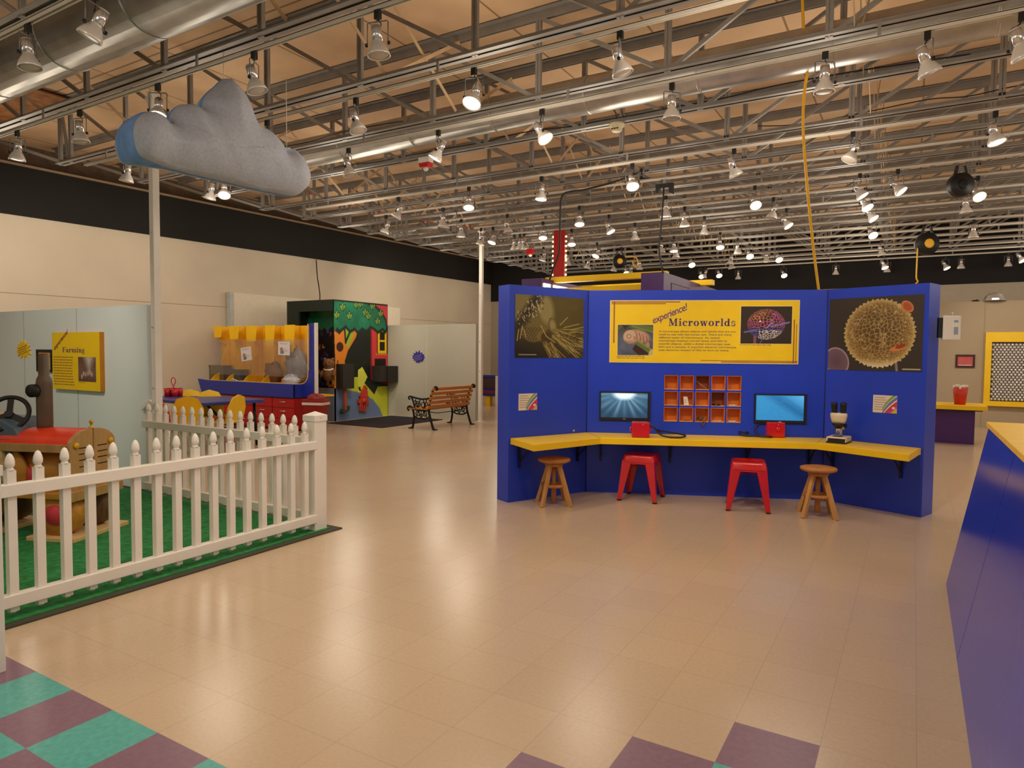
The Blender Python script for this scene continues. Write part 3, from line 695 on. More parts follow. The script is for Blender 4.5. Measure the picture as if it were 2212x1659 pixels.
MB().lathe([(.05, .18), (.066, .21), (.074, .25), (.074, .272), (.06, .28), (.001, .28)], 24, (0, -.015, 0), sy=.75).build('head', IV, t)
for sx in (-1, 1): MB().tube([(sx*.036, -.015, .27), (sx*.04, -.02, .36), (sx*.042, -.022, .375)], [.023, .028, .027], 16).build('eyepiece', BLACK, t)

# stools
def wood_stool(label):
    t = thing('wooden_stool', (0, 0, 0), label, 'stool', 0, None)
    MB().lathe([(.001, .40), (.12, .40), (.150, .412), (.156, .424), (.150, .438), (.12, .444), (.001, .446)], 32).build('seat', WOOD, t)
    MB().lathe([(.001, .365), (.08, .365), (.088, .375), (.088, .395), (.06, .402), (.001, .402)], 24).build('seat_hub', WOOD, t)
    MB().lathe([(.026, .03), (.024, .19), (.02, .22), (.02, .37)], 14).build('screw_column', WOOD, t)
    for k in range(4):
        a = rad(45+90*k); d = Vector((cos(a), sin(a), 0))
        MB().bar(d*.062+Vector((0, 0, .372)), d*.19+Vector((0, 0, 0.0)), .03, .034, d).build('leg', mat('stool_leg_wood', (206, 150, 84), .45, var=.1, scale=6, stretch=(2, 2, .4)), t)
    MB().lathe([(.06, .172), (.118, .172), (.122, .185), (.118, .198), (.06, .198), (.06, .172)], 28).build('stretcher_ring', WOOD, t)
    return t
st1 = wood_stool('round wooden stool under the left wing of the booth counter'); st1.location = (-2.90, 5.65, 0); st1.rotation_euler = (0, 0, rad(38))
kids(st1); dup(st1, (-.70, 6.52, 0), rad(15), 'round wooden stool with darker seat under the right wing of the booth counter')
def metal_stool(label):
    t = thing('metal_stool', (0, 0, 0), label, 'stool')
    hs = .150; n = 6
    def rr(h, r, z, k=5):
        out = []
        for cx_, cy_, a0 in ((h-r, h-r, 0), (-h+r, h-r, 90), (-h+r, -h+r, 180), (h-r, -h+r, 270)):
            for j in range(k+1): a = rad(a0+90*j/k); out.append((cx_+r*cos(a), cy_+r*sin(a), z))
        return out
    loops = [rr(hs+.012, .035, .385), rr(hs+.002, .035, .43), rr(hs-.004, .034, .445), rr(hs-.014, .03, .449), rr(hs-.03, .03, .443), rr(.02, .015, .441)]
    m = len(loops[0]); vs = sum(loops, []); fs = [(i*m+k, i*m+(k+1) % m, (i+1)*m+(k+1) % m, (i+1)*m+k) for i in range(len(loops)-1) for k in range(m)]
    fs.append(tuple((len(loops)-1)*m+k for k in range(m)))
    MB().add(vs, fs, True).build('seat', RED, t)
    for sx, sy in ((1, 1), (-1, 1), (-1, -1), (1, -1)):
        mb = MB(); a = hs+.006; b = hs+.042; w0, w1 = .088, .034
        P = lambda u, v, z: (sx*u, sy*v, z)
        # folded sheet leg: two tapered faces meeting at the outer corner
        top, bot = .395, .012
        vs = [P(a, a, top), P(a-w0, a, top), P(b-w1, b, bot), P(b, b, bot), P(a, a-w0, top), P(b, b-w1, bot)]
        vs2 = [(x-sx*.006, y-sy*.006, z) for x, y, z in vs]
        mb.add(vs+vs2, [(0, 1, 2, 3), (0, 3, 5, 4), (6, 9, 8, 7), (6, 10, 11, 9), (1, 7, 8, 2), (4, 5, 11, 10)]); lg = mb.build('leg', RED, t)
        MB().box(*sorted((sx*(b-.036), sx*(b+.001))), *sorted((sy*(b-.036), sy*(b+.001))), 0, .014).build('foot_cap', BLACK, lg)
    for k in range(4):
        M = Matrix.Rotation(rad(90*k), 4, 'Z'); mb = MB()
        mb.prism([(-.1, .395), (.1, .395), (.075, .365), (-.075, .365)], hs+.003, hs+.007, 'y', M); mb.build('apron', RED, t)
    mb = MB()
    for sx in (-1, 1): mb.bar((sx*.13, .13, .33), (-sx*.13, -.13, .33), .022, .004)
    mb.build('cross_brace', RED, t)
    return t
rs = metal_stool('red metal stool nearer the left monitor, tucked under the counter'); rs.location = (-2.28, 6.34, 0); rs.rotation_euler = (0, 0, rad(6))
kids(rs); dup(rs, (-1.295, 6.49, 0), rad(13), 'red metal stool nearer the right monitor, pulled out from the counter')

# white sign holder on the right end of the booth
p = WR.at(WR.L+.04, 1.45, -.14); q1 = Dp(2026, 682, p); q2 = Dp(2052, 735, p)
t = thing('sign_holder', Vector((p.x+.02, p.y, q2.z)), 'white plastic sign holder fixed to the right end of the booth', 'sign holder', rad(38))
hh = q1.z-q2.z
box(-.01, .16, -.03, 0, 0, hh).build('case', WHITE, t, bev=.008)
mb = MB(); mb.box(.09, .13, -.0315, -.03, .05, hh-.1).box(.09, .13, -.0315, -.03, hh-.06, hh-.04); mb.build('printed_strip', mat('pale_blue_print', (150, 164, 190), .5), t)
box(-.05, 0, -.02, 0, .02, hh-.02).build('side_grip', BLACK, t)
MB().tube([(.08, -.015, hh), (.08, -.015, hh+.03)], .006, 6).build('hook', CHROME, t)
# ------------------------------------------------------------------ roof joists, lighting tracks, lamps, ducts
JY = [2.55, 3.673, 4.793, 5.904, 6.97, 8.093, 9.038, 9.965, 10.826, 11.712, 12.544, 13.383, 14.2, 15.0, 15.8, 16.6, 17.4, 18.2, 18.95]
ORD = ['first', 'second', 'third', 'fourth', 'fifth', 'sixth', 'seventh', 'eighth', 'ninth', 'tenth', 'eleventh', 'twelfth', 'thirteenth', 'fourteenth', 'fifteenth', 'sixteenth', 'seventeenth', 'eighteenth', 'nineteenth']
ZB, ZT, TRK = 3.93, 4.70, 3.80
JX0, JX1 = -10.05, 8.6
NODES = [-1.95+1.3*k for k in range(-7, 9)]
NODES = [x for x in NODES if JX0 < x < JX1]
j = thing('roof_joist', (0, JY[0], ZB), 'grey steel open-web roof joist, first from the camera at upper left', 'roof joist')
mb = MB()
for s in (-1, 1):
    mb.box(JX0, JX1, min(s*.012, s*.062), max(s*.012, s*.062), 0, .008); mb.box(JX0, JX1, min(s*.012, s*.018), max(s*.012, s*.018), 0, .05)
mb.build('bottom_chord', STEEL, j)
mb = MB(); TT = ZT-ZB
for s in (-1, 1):
    mb.box(XW+.02, JX1, min(s*.012, s*.075), max(s*.012, s*.075), TT+.062, TT+.07); mb.box(XW+.02, JX1, min(s*.012, s*.020), max(s*.012, s*.020), TT-.02, TT+.07)
mb.build('top_chord', STEEL, j)
proto_v = None; proto_d = None
mid = -1.95
for k, x in enumerate([JX0+.03]+NODES):
    mb = MB(); mb.box(x-.028, x-.005, -.018, .018, -.005, TT+.02); mb.box(x+.005, x+.028, -.018, .018, -.005, TT+.02); mb.box(x-.005, x+.005, -.012, .012, 0, TT)
    mb.build('web_post', STEEL, j)
xs = [JX0+.03]+NODES
for a, b in zip(xs[:-1], xs[1:]):
    if b <= mid+.01: p, q = (a+.03, TT-.01), (b-.05, .03)      # falls towards mid span
    else: p, q = (a+.05, .03), (b-.03, TT-.01)
    MB().bar((p[0], 0, p[1]), (q[0], 0, q[1]), .03, .036).build('web_diagonal', STEEL, j)
MB().bar((XW+.1, 0, TT), (JX0+.06, 0, .03), .03, .04).build('web_diagonal', STEEL, j)
kids(j)
for i, y in enumerate(JY[1:], 1):
    dup(j, (0, y, ZB), 0, 'grey steel open-web roof joist, %s counting back from the camera' % ORD[i], 'steel roof joists')
j['group'] = 'steel roof joists'
# bridging between the joists, X braces in rows
TAN = mat('bridging_tan', (206, 176, 138), .6, var=.08)
for rx, lb in ((-8.0, 'row of crossed bridging bars between the joists above the long left wall'), (-4.2, 'row of crossed tan bridging bars between the joists over the middle of the floor'), (-.45, 'row of crossed tan bridging bars between the joists right of the yellow hose'), (3.4, 'row of crossed bridging bars between the joists at the far right of the ceiling')):
    t = thing('joist_bridging', (rx, 0, ZB), lb, 'bridging')
    for a, b in zip(JY[:-1], JY[1:]):
        MB().bar((-.02, a+.03, TT-.03), (-.02, b-.03, .04), .035, .008, (1, 0, 0)).build('brace', TAN, t)
        MB().bar((.02, a+.03, .04), (.02, b-.03, TT-.03), .035, .008, (1, 0, 0)).build('brace', TAN, t)
# tracks
TRX = {0: (-10, 8.5), 1: (-11, 8.5), 2: (-9.3, 8.5), 3: (-8.6, 8.5), 5: (-8.85, 8.5), 6: (-8.2, 8.5), 7: (-7.6, 8.5), 8: (-7.3, 8.5), 9: (-7.0, 8.5), 10: (-7, 8.5), 11: (-7.4, 8.5), 12: (-7, 8.5), 13: (-7.2, 8.5), 14: (-7, 8.5), 15: (-6.6, 8.5), 16: (-6.6, 8.5), 17: (-6, 8.5), 18: (-5, 8.5)}
for n, (k, (a, b)) in enumerate(TRX.items()):
    t = thing('lighting_track', ((a+b)/2, JY[k]-.055, TRK), 'white lighting track slung under the %s roof joist' % ORD[k], 'lighting track', 0, 'white lighting tracks under the joists')
    h = (b-a)/2
    mb = MB()
    for s in (-1, 1): mb.box(-h, h, min(s*.012, s*.018), max(s*.012, s*.018), 0, .03)
    mb.box(-h, h, -.018, .018, .024, .034); mb.build('rail', TRACKW, t)
    for q in range(int((b-a)/2.6)+1):
        x = -h+.5+q*2.6
        if x < h: box(x-.012, x+.012, -.006, .006, .034, .145).build('hanger_clip', STEEL, t)
# track lamps
def make_lamp():
    t = thing('track_lamp', (0, 0, 0), 'x', 'track lamp')
    mb = MB(); mb.box(-.022, .022, -.018, .018, -.062, .0); mb.box(-.014, .014, -.012, .012, 0, .022); mb.build('adapter', BLACK, t, bev=.003)
    y = MB(); y.tube([(.078, 0, -.235), (.078, 0, -.085), (.07, 0, -.078), (-.07, 0, -.078), (-.078, 0, -.085), (-.078, 0, -.235)], .0045, 6)
    yk = y.build('yoke', mat('yoke_grey', (120, 118, 114), .4, metal=.5), t)
    for s in (-1, 1): MB().lathe([(.013, 0), (.013, .014), (.001, .014)], 10, (s*.078, 0, -.23), Matrix.Rotation(rad(90*s), 4, 'Y')).build('pivot_knob', BLACK, yk)
    MB().tube([(0, 0, -.06), (.02, .012, -.09), (.012, .02, -.125), (0, 0, -.12)], .004, 6).build('lead', BLACK, yk)
    hd = MB(); hd.lathe([(.001, .13), (.03, .13), (.034, .122), (.034, .02), (.036, .012), (.052, -.012), (.07, -.045), (.078, -.066), (.081, -.082), (.077, -.084), (.07, -.07), (.001, -.06)], 24)
    hd = hd.build('lamp_head', LAMPW, t); hd.location = (0, 0, -.23)
    MB().lathe([(.0355, .022), (.0355, .12), (.0335, .12), (.0335, .022)], 20).build('neck', CHROME, hd)
    MB().lathe([(.076, -.076), (.055, -.079), (.03, -.081), (.001, -.082)], 24).build('bulb_face', BULBOFF, hd)
    return t
# adapter bearing in the photo, lit?, aim (turn to the right of the picture, towards the viewer)
LAMPS = [(60, 44, 0, .12, 0), (204, -22, 0, -.5, .1), (341, 190, 1, .15, .45), (172, 246, 0, .1, .0), (37, 291, 0, -.1, .0), (549, 120, 0, .3, 0), (577, 271, 0, 0, 0), (274, 350, 0, -.15, 0), (455, 407, 0, -.2, .0), (484, 405, 1, .2, .5),
 (816, 32, 0, .1, .0), (1024, 160, 1, -.25, .45), (769, 222, 0, .3, .1), (1340, 82, 0, .3, .0), (1452, 194, 0, .0, .0), (1171, 249, 1, .6, .4), (947, 294, 1, -.55, .0), (753, 333, 0, .25, .0), (1013, 415, 1, 0, .4), (1170, 393, 1, -.1, .1), (1366, 368, 1, .05, .6),
 (1439, 407, 0, .0, 0), (860, 438, 0, -.5, 0), (957, 463, 0, -.1, 0), (1096, 447, 0, .2, 0), (1252, 428, 1, 0, .35), (834, 480, 0, -.4, 0), (1039, 488, 0, -.2, 0), (1173, 473, 1, 0, .4), (1316, 458, 1, .45, .3), (1479, 445, 0, .1, 0), (1235, 495, 1, 0, .35), (1372, 483, 0, .1, 0),
 (1111, 508, 0, 0, 0), (996, 520, 0, 0, 0), (1456, 502, 1, 0, .2), (1429, 510, 0, 0, .1), (1290, 525, 1, -.5, .4), (1065, 542, 1, -.3, .3), (1342, 535, 1, -.1, .2), (1461, 530, 0, 0, 0), (1783, 134, 0, 0, 0), (2004, 89, 0, .4, 0), (2208, 74, 0, .4, 0),
 (2151, 261, 1, .15, .25), (1843, 306, 0, -.5, 0), (1586, 340, 0, .4, 0), (1631, 385, 1, 0, .9), (1858, 363, 1, .5, .4), (1940, 351, 1, .55, .6), (2113, 380, 1, -.1, .95), (1671, 425, 0, -.3, 0), (1870, 405, 1, .3, .7), (1699, 455, 1, .5, .5), (1882, 442, 1, .5, .6), (2088, 421, 0, .1, 0),
 (1884, 472, 1, 0, 1.), (1522, 470, 0, .05, 0), (1556, 502, 1, -.1, .5), (1594, 515, 0, .1, 0), (2104, 482, 0, 0, 0), (1619, 532, 1, 0, .9), (1656, 535, 0, 0, 0), (1682, 532, 1, 0, .9), (1494, 548, 1, 0, .9), (1579, 539, 0, -.2, 0), (1904, 519, 0, .3, 0),
 (1910, 553, 1, .2, .5), (2043, 573, 1, .3, .5), (1693, 583, 1, 0, .9), (1806, 578, 0, 0, 0), (1917, 575, 0, 0, 0), (2179, 562, 0, 0, 0), (2077, 547, 0, 0, 0), (2206, 538, 1, .3, .6), (1123, 553, 0, 0, 0), (1132, 570, 0, .2, 0), (1174, 569, 0, -.3, 0), (1227, 550, 0, 0, 0), (1270, 563, 0, -.2, 0), (1382, 559, 0, 0, 0),
 (1353, 580, 1, 0, .8), (1515, 593, 1, 0, .8), (1553, 571, 1, 0, .8), (1595, 590, 0, 0, 0), (1523, 576, 0, -.4, 0), (1580, 547, 0, .2, 0), (1327, 597, 0, -.2, 0), (1363, 598, 0, -.2, 0)]
def atx(px, y, z):
    lo, hi = -14., 14.
    for _ in range(50):
        m = (lo+hi)/2; p = Vector((m, y, z))-EYE
        if p.dot(fw) < .2 or pr((m, y, z))[0] < px: lo = m
        else: hi = m
    return lo
placed = []
for px, py, lit, tr, tf in LAMPS:
    best = None
    for k in TRX:
        y = JY[k]-.055; x = atx(px, y, TRK); 
        if not (TRX[k][0] < x < TRX[k][1]): continue
        e_ = abs(pr((x, y, TRK))[1]-py)
        if best is None or e_ < best[0]: best = (e_, k, x)
    if best: placed.append([best[1], best[2], lit, tr, tf])
placed.sort(key=lambda a: (a[0], a[1]))
lamp0 = make_lamp(); kids(lamp0)
RIGHT = Vector((cos(YAW), sin(YAW), 0)); TOV = Vector((sin(YAW), -cos(YAW), 0))
BEAMS = []; count = {}; tot = {}
for p in placed: tot[p[0]] = tot.get(p[0], 0)+1
def cord(n, m):
    if m == 1: return 'the only one'
    return ('leftmost' if n == 0 else 'rightmost' if n == m-1 else ORD[n]+' from the left')
for n, (k, x, lit, tr, tf) in enumerate(placed):
    i = count.get(k, 0); count[k] = i+1
    st = ('lit' if lit else 'unlit')+' white track lamp'+(' tipped sideways' if abs(tr) > .25 else ' facing the viewer' if tf > .55 else '')
    lb = '%s, %s under the %s joist' % (st, cord(i, tot[k]), ORD[k])
    t = lamp0 if n == 0 else dup(lamp0)
    t.location = (x, JY[k]-.055, TRK); t['label'] = lb; t['group'] = 'white track lamps'
    aim = (RIGHT*tr+TOV*tf+Vector((0, 0, -1))).normalized()
    ch = {c.name.split('.')[0]: c for c in COL.objects if c.parent is t} if n == 0 else {c.name.split('.')[0]: c for c in KIDS[t.name]}
    yaw = atan2(RIGHT.y, RIGHT.x)+(rad(90) if abs(tr) > abs(tf)+.1 else 0)
    ch['yoke'].rotation_euler = (0, 0, yaw+random.uniform(-.3, .3))
    q = aim.to_track_quat('-Z', 'Y'); ch['lamp_head'].rotation_euler = q.to_euler()
    if lit:
        hd = ch['lamp_head']
        for c in KIDS.get(hd.name, []):
            if c.name.startswith('bulb_face'): LITQ = c; c.material_slots[0].link = 'OBJECT'; c.material_slots[0].material = BULB
        BEAMS.append((Vector(t.location)+Vector((0, 0, -.23))+aim*.10, aim))
# ducts
def duct(path, r, label, collars):
    p = Vector(path[0]); t = thing('air_duct', p, label, 'air duct')
    MB().tube([Vector(q)-p for q in path], r, 28).build('duct_pipe', GALV, t)
    for a in collars:
        q = Vector(path[0]).lerp(Vector(path[-1]), a)-p; d = (Vector(path[-1])-Vector(path[0])).normalized()
        MB().tube([q-d*.012, q-d*.008, q+d*.008, q+d*.012], [r+.001, r+.004, r+.004, r+.001], 28, cap=False).build('seam_collar', GALV, t)
    return t
duct([(-9.2, 3.12, 4.12), (8.5, 3.12, 4.12)], .27, 'fat round galvanised air duct crossing the upper left corner', [.02+.07*k for k in range(14)])
duct([(-8.2, 6.62, 4.16), (8.5, 6.62, 4.16)], .19, 'slimmer round galvanised air duct running behind the fourth joist', [.03+.07*k for k in range(14)])
duct([(-10.6, 12.1, 4.22), (-9.1, 12.1, 4.22)], .12, 'short silver flexible duct end by the long left wall', [.1*k for k in range(1, 10)])
# insulation near the left wall, orange light painted into its colour
t = tag(MB().box(-.9, .9, -.55, .55, 0, .02).build('roof_insulation', mat('insulation_orange_lit', (150, 100, 58), .9, var=.3, scale=6)), 'exposed insulation strip with painted orange light under the roof at upper left', 'insulation'); t.location = (-10.6, 4.3, 4.72)
# detectors
DET = mat('detector_cream', (226, 214, 178), .5)
p = Vector((atx(1334, JY[4], ZB-.05), JY[4]-.02, ZB)); t = thing('smoke_detector', p, 'cream round smoke detector under the fifth joist', 'smoke detector')
MB().lathe([(.001, -.002), (.085, -.002), (.085, -.03), (.06, -.045), (.055, -.08), (.04, -.088), (.001, -.088)], 24).build('housing', DET, t)
for k in range(3): MB().box(-.04+k*.03, -.02+k*.03, -.062, -.056, -.072, -.06).build('vent_slot', BLACK, t)
MB().tube([(0, .03, .02), (-.05, .02, .2), (.0, .02, .28), (.08, .03, .02)], .005, 6).build('wire_loop', BLACK, t)
p = Vector((atx(922, JY[4], ZB-.05), JY[4]-.02, ZB)); t = thing('alarm_strobe', p, 'white and red fire alarm strobe hanging under the fifth joist', 'alarm')
MB().box(-.085, .085, -.05, .05, -.07, -.0).build('back_box', WHITE, t, bev=.005)
MB().prism([(-.085, -.072), (.085, -.072), (.06, -.125), (-.06, -.125)], -.048, .048, 'y').build('red_base', RED, t)
MB().lathe([(.03, -.125), (.035, -.15), (.015, -.17), (.001, -.17)], 14).build('strobe_lens', WHITE, t)
k_ = 9; p = Vector((atx(1143, 17, ZB-.5), 15.75, 3.75)); p = Vector((-8.0, 14.2, ZB)); t = thing('alarm_strobe', p, 'small red and white alarm strobe in the dark far left corner', 'alarm')
MB().box(-.08, .08, -.05, .05, -.12, -.0).build('red_base', RED, t); MB().lathe([(.03, -.12), (.05, -.15), (.02, -.18), (.001, -.18)], 12).build('strobe_lens', WHITE, t)
# hanging hose, cables, reels
HOSE = mat('hose_yellow', (250, 190, 20), .45, var=.05); CAB = mat('cable_black', (26, 24, 24), .5)
def hang(name, pts, r, m, label, cat, part):
    p = Vector(pts[0]); t = thing(name, p, label, cat); MB().tube([Vector(q)-p for q in spline(pts, 8)], r, 8).build(part, m, t); return t
def onY(px, py, y): return Yp(px, py, y)
t = hang('air_hose', [onY(1733, -30, 6.4), onY(1736, 60, 6.5), onY(1748, 120, 6.6), onY(1737, 205, 6.75), onY(1735, 280, 6.9), onY(1741, 370, 7.05), onY(1750, 470, 7.2), onY(1760, 560, 7.4), onY(1769, 630, 7.55)], .013, HOSE, 'long yellow air hose hanging from the ceiling behind the booth', 'hose', 'hose_line')
MB().tube([Vector((0, 0, .02)), Vector((.02, 0, .1))], .02, 8).build('fitting', CHROME, t)
t = hang('power_cable', [onY(1385, 370, 8.0), onY(1330, 392, 8.4), onY(1262, 410, 8.6), onY(1236, 413, 8.7), onY(1214, 424, 8.8), onY(1210, 470, 8.9), onY(1208, 540, 9.0), onY(1195, 580, 9.0), onY(1187, 605, 9.0)], .014, CAB, 'black cable draped from the ceiling in front of the red column', 'cable', 'cable_line')
MB().lathe([(.02, -.05), (.02, .03), (.001, .03)], 10).build('plug', CAB, t)
t = hang('power_cable', [onY(1385, 386, 9.0), onY(1400, 386, 9.0), onY(1430, 388, 9.0), onY(1434, 400, 9.0), onY(1430, 470, 9.0), onY(1424, 540, 9.0), onY(1432, 590, 9.0)], .012, CAB, 'black cable hanging straight down onto the purple stand', 'cable', 'cable_line')
MB().lathe([(.018, -.04), (.018, .03), (.001, .03)], 10).build('plug', CAB, t)
p = onY(1436, 402, 9.0); t = thing('cable_bracket', p, 'black clamp bracket on the roof joist above the purple stand', 'bracket')
MB().prism([(-.12, .03), (.12, .03), (.12, -.12), (.07, -.1), (.06, -.03), (-.06, -.03), (-.08, -.1), (-.12, -.08)], -.03, .03, 'y').build('clamp', BLACK, t); box(-.02, .02, -.02, .02, .03, .14).build('clamp_bolt', STEEL, t)
def reel(px, py, y, r, label, hubcol=True, line=True):
    p = onY(px, py, y); t = thing('hose_reel', p, label, 'hose reel', YAW)
    M = Matrix.Rotation(rad(90), 4, 'X')
    MB().lathe([(.001, -.06), (r*.96, -.06), (r, -.03), (r, .03), (r*.96, .06), (.001, .06)], 32, (0, 0, 0), M).build('drum', BLACK, t)
    MB().lathe([(.001, .0), (r*.42, .0), (r*.42, .012), (r*.3, .016), (.001, .016)], 24, (0, -.06, 0), M).build('hub', HOSE if hubcol else DARK, t)
    mb = MB(); mb.bar((-r*.5, 0, r*.7), (-r*.3, 0, r*1.6), .03, .03, (0, 1, 0)); mb.build('hanger_arm', BLACK, t)
    mb = MB(); mb.bar((r*.5, 0, r*.7), (r*.3, 0, r*1.6), .03, .03, (0, 1, 0)); mb.build('hanger_arm', BLACK, t)
    return t, p
t, p = reel(1338, 565, 12.3, .13, 'black hose reel with yellow hub hanging above the yellow beams')
MB().tube(spline([(.1, 0, .1), (.25, 0, .1), (.34, 0, .05), (.35, 0, -.06), (.3, 0, -.1), (.24, 0, .02)]), .012, 8).build('hose_line', HOSE, t)
t, p = reel(2002, 527, 12.3, .17, 'large black hose reel with yellow hub hanging above the right booth wing')
MB().tube(spline([(-.15, -.02, -.05), (-.155, -.02, -.3), (-.155, -.02, -.52), (-.13, -.02, -.58), (-.16, -.02, -.62), (-.155, -.02, -.7), (-.155, -.02, -1.0)]), .011, 8).build('hose_line', HOSE, t)
t, p = reel(2074, 400, 10.3, .15, 'plain black reel seen against the roof at the upper right', False)
# red cord sagging along the left
t = hang('alarm_wire', [(-9.4, 8.0, 4.3), (-9.0, 9.0, 4.12), (-8.6, 10, 4.05), (-8.0, 11.2, 4.0), (-7.6, 12.2, 4.0)], .006, RED, 'thin red alarm wire strung between joists near the left wall', 'wire', 'wire_line')
MB().lathe([(.02, -.02), (.02, .02), (.001, .02)], 8).build('clip', STEEL, t)

def along(k, x0, x1, seed, m, r, label):
    g = random.Random(seed); P = []; x = x0
    while x < x1: P.append((x, JY[k]+g.uniform(-.05, .05), ZB+.06+g.uniform(0, .035))); x += g.uniform(.3, .6)
    hang('roof_cable', P, r, m, label, 'cable', 'cable_line')
along(4, -7.2, .5, 2, CAB, .007, 'black cable lying loosely along the plain fifth joist with the smoke detector')
along(3, -7.0, -4.6, 5, CAB, .006, 'thin black cable lying along the fourth joist above the duct')
along(5, -1.6, 2.2, 8, CAB, .006, 'thin dark cable draped along the sixth joist at the right')
# ------------------------------------------------------------------ farm corner
TURF = mat('turf_green', (36, 132, 66), .9, var=.28, scale=22, bump=.6)
t = thing('turf_mat', (-5.3, 1.6, 0), 'green artificial grass mat inside the white picket fence', 'grass mat')
mb = MB(); mb.prism([(-9.2, -1.2), (-3.99, -1.2), (-3.99, 3.86), (-9.2, 3.86)], .0, .014); mb.build('grass_pile', TURF, t, world=True)
mb = MB(); mb.box(-3.99, -3.925, -1.2, 3.92, 0, .010); mb.build('edge_binding', mat('turf_binding', (66, 66, 50), .8), t, world=True)
mb = MB(); mb.box(-9.2, -3.99, 3.86, 3.92, 0, .010); mb.build('edge_binding', mat('turf_binding', (66, 66, 50), .8), t, world=True)
FX, FY = -4.05, 3.80
def picket(mb_, x, y, top, bot, w=.042):
    h = w/2
    mb_.box(x-h, x+h, y-h, y+h, bot+.012, top-.092); mb_.lathe([(h*.6, bot), (h*1.3, bot+.012)], 4, (x, y, 0), sm=False)
    mb_.lathe([(h*1.15, top-.092), (h*.8, top-.084), (h*.72, top-.076), (h*1.08, top-.066), (h*1.12, top-.05), (h*.95, top-.028), (h*.55, top-.008), (.001, top)], 14, (x, y, 0))
    return mb_
f1 = thing('picket_fence', (FX, 2.6, 0), 'white picket fence panel in front of the wooden tractor, facing the open floor', 'picket fence')
for z in (.69, .105): box(FX+.006-.03, FX+.03+.006, -.4, FY-.06, z-.032, z+.034).build('rail', WHITE, f1, world=True, bev=.004)
n = 0; y = FY-.155
while y > -.2:
    picket(MB(), FX, y, .885, .035).build('picket', WHITE, f1, world=True); y -= .1325
def post(x, y, h, par):
    box(x-.062, x+.062, y-.062, y+.062, .0, h-.04).build('post_shaft', WHITE, par, world=True, bev=.003)
    mb = MB(); mb.box(x-.067, x+.067, y-.067, y+.067, h-.075, h-.03); mb.add([(x-.067, y-.067, h-.03), (x+.067, y-.067, h-.03), (x+.067, y+.067, h-.03), (x-.067, y+.067, h-.03), (x, y, h)], [(0, 1, 4), (1, 2, 4), (2, 3, 4), (3, 0, 4)])
    mb.build('post_cap', WHITE, par, world=True)
    MB().sphere((x+.067, y, h-.05), .004, 6).build('screw', STEEL, par, world=True)
post(FX-.03, FY-.02, .955, f1)
f2 = thing('picket_fence', ((-4.1-6.5)/2, 3.83, 0), 'white picket fence panel running back to the pale blue partition', 'picket fence')
for z in (.71, .105): box(-6.47, -4.14, FY-.03, FY+.012, z-.036, z+.03).build('rail', WHITE, f2, world=True, bev=.004)
x = -4.235
while x > -6.45:
    picket(MB(), x, FY+.03, .905, .035).build('picket', WHITE, f2, world=True); x -= .138
np_ = thing('fence_post', (-3.478, 1.303, 0), 'white square fence post with flat cap at the left edge of the picture', 'fence post')
post(-3.478, 1.303, .95, np_)
# gate brace: short white slanting stick on the partition end
t = thing('wooden_latch', (-6.64, 3.86, .98), 'small white slanted stick fixed to the end of the pale blue partition', 'latch')
a = Yp(305, 884, 3.9); b = Yp(325, 866, 3.9); MB().bar(a, b, .03, .02, (0, 1, 0)).build('latch_bar', WHITE, t, world=True)
MB().sphere(b, .012, 8).build('latch_pivot', CHROME, t, world=True)

# tractor
d = Vector((cos(rad(22)), sin(rad(22)), 0))
P0 = Vector((-5.33, 2.76, .014))
tr = thing('toy_tractor', P0, 'wooden play tractor with orange bonnet and exhaust pipe behind the picket fence', 'toy tractor', rad(22))
# local: +x forwards (towards the fence corner), +y to the right in the picture
TOP = mat('tractor_orange', (238, 62, 18), .5, var=.12, scale=5); PINK = mat('hub_red', (224, 62, 78), .45, var=.08)
def arch(w, z0, zs, zt, n=12):
    pts = [(-w, z0), (w, z0), (w, zs)]
    for k in range(1, n): a = pi*k/n; pts.append((w*cos(a), zs+(zt-zs)*sin(a)))
    return pts+[(-w, zs)]
mb = MB(); mb.prism(arch(.225, .36, .70, .82), -.06, -.03, 'x'); mb.build('front_grille', OAK, tr, bev=.004)
mb = MB(); mb.box(-.0305, -.0285, -.003, .003, .37, .815); mb.build('centre_seam', DKWOOD, tr)
for z in (.54, .59, .635, .68):
    for y0, y1 in ((.04, .14), (-.14, -.04)): MB().box(-.0305, -.0288, y0, y1, z-.004, z+.004).build('grille_slot', BLACK, tr)
for s in (-1, 1): MB().lathe([(.024, 0), (.024, .01), (.016, .018), (.001, .02)], 16, (-.03, s*.17, .705), Matrix.Rotation(rad(90), 4, 'Y')).build('headlamp', mat('brass_yellow', (226, 168, 16), .35), tr)
mb = MB(); mb.lathe([(.02, .815), (.02, .825), (.008, .83), (.008, .85), (.016, .862), (.014, .875), (.001, .882)], 12, (-.045, 0, 0)); mb.build('radiator_cap', mat('brass', (208, 160, 60), .3, metal=.6), tr)
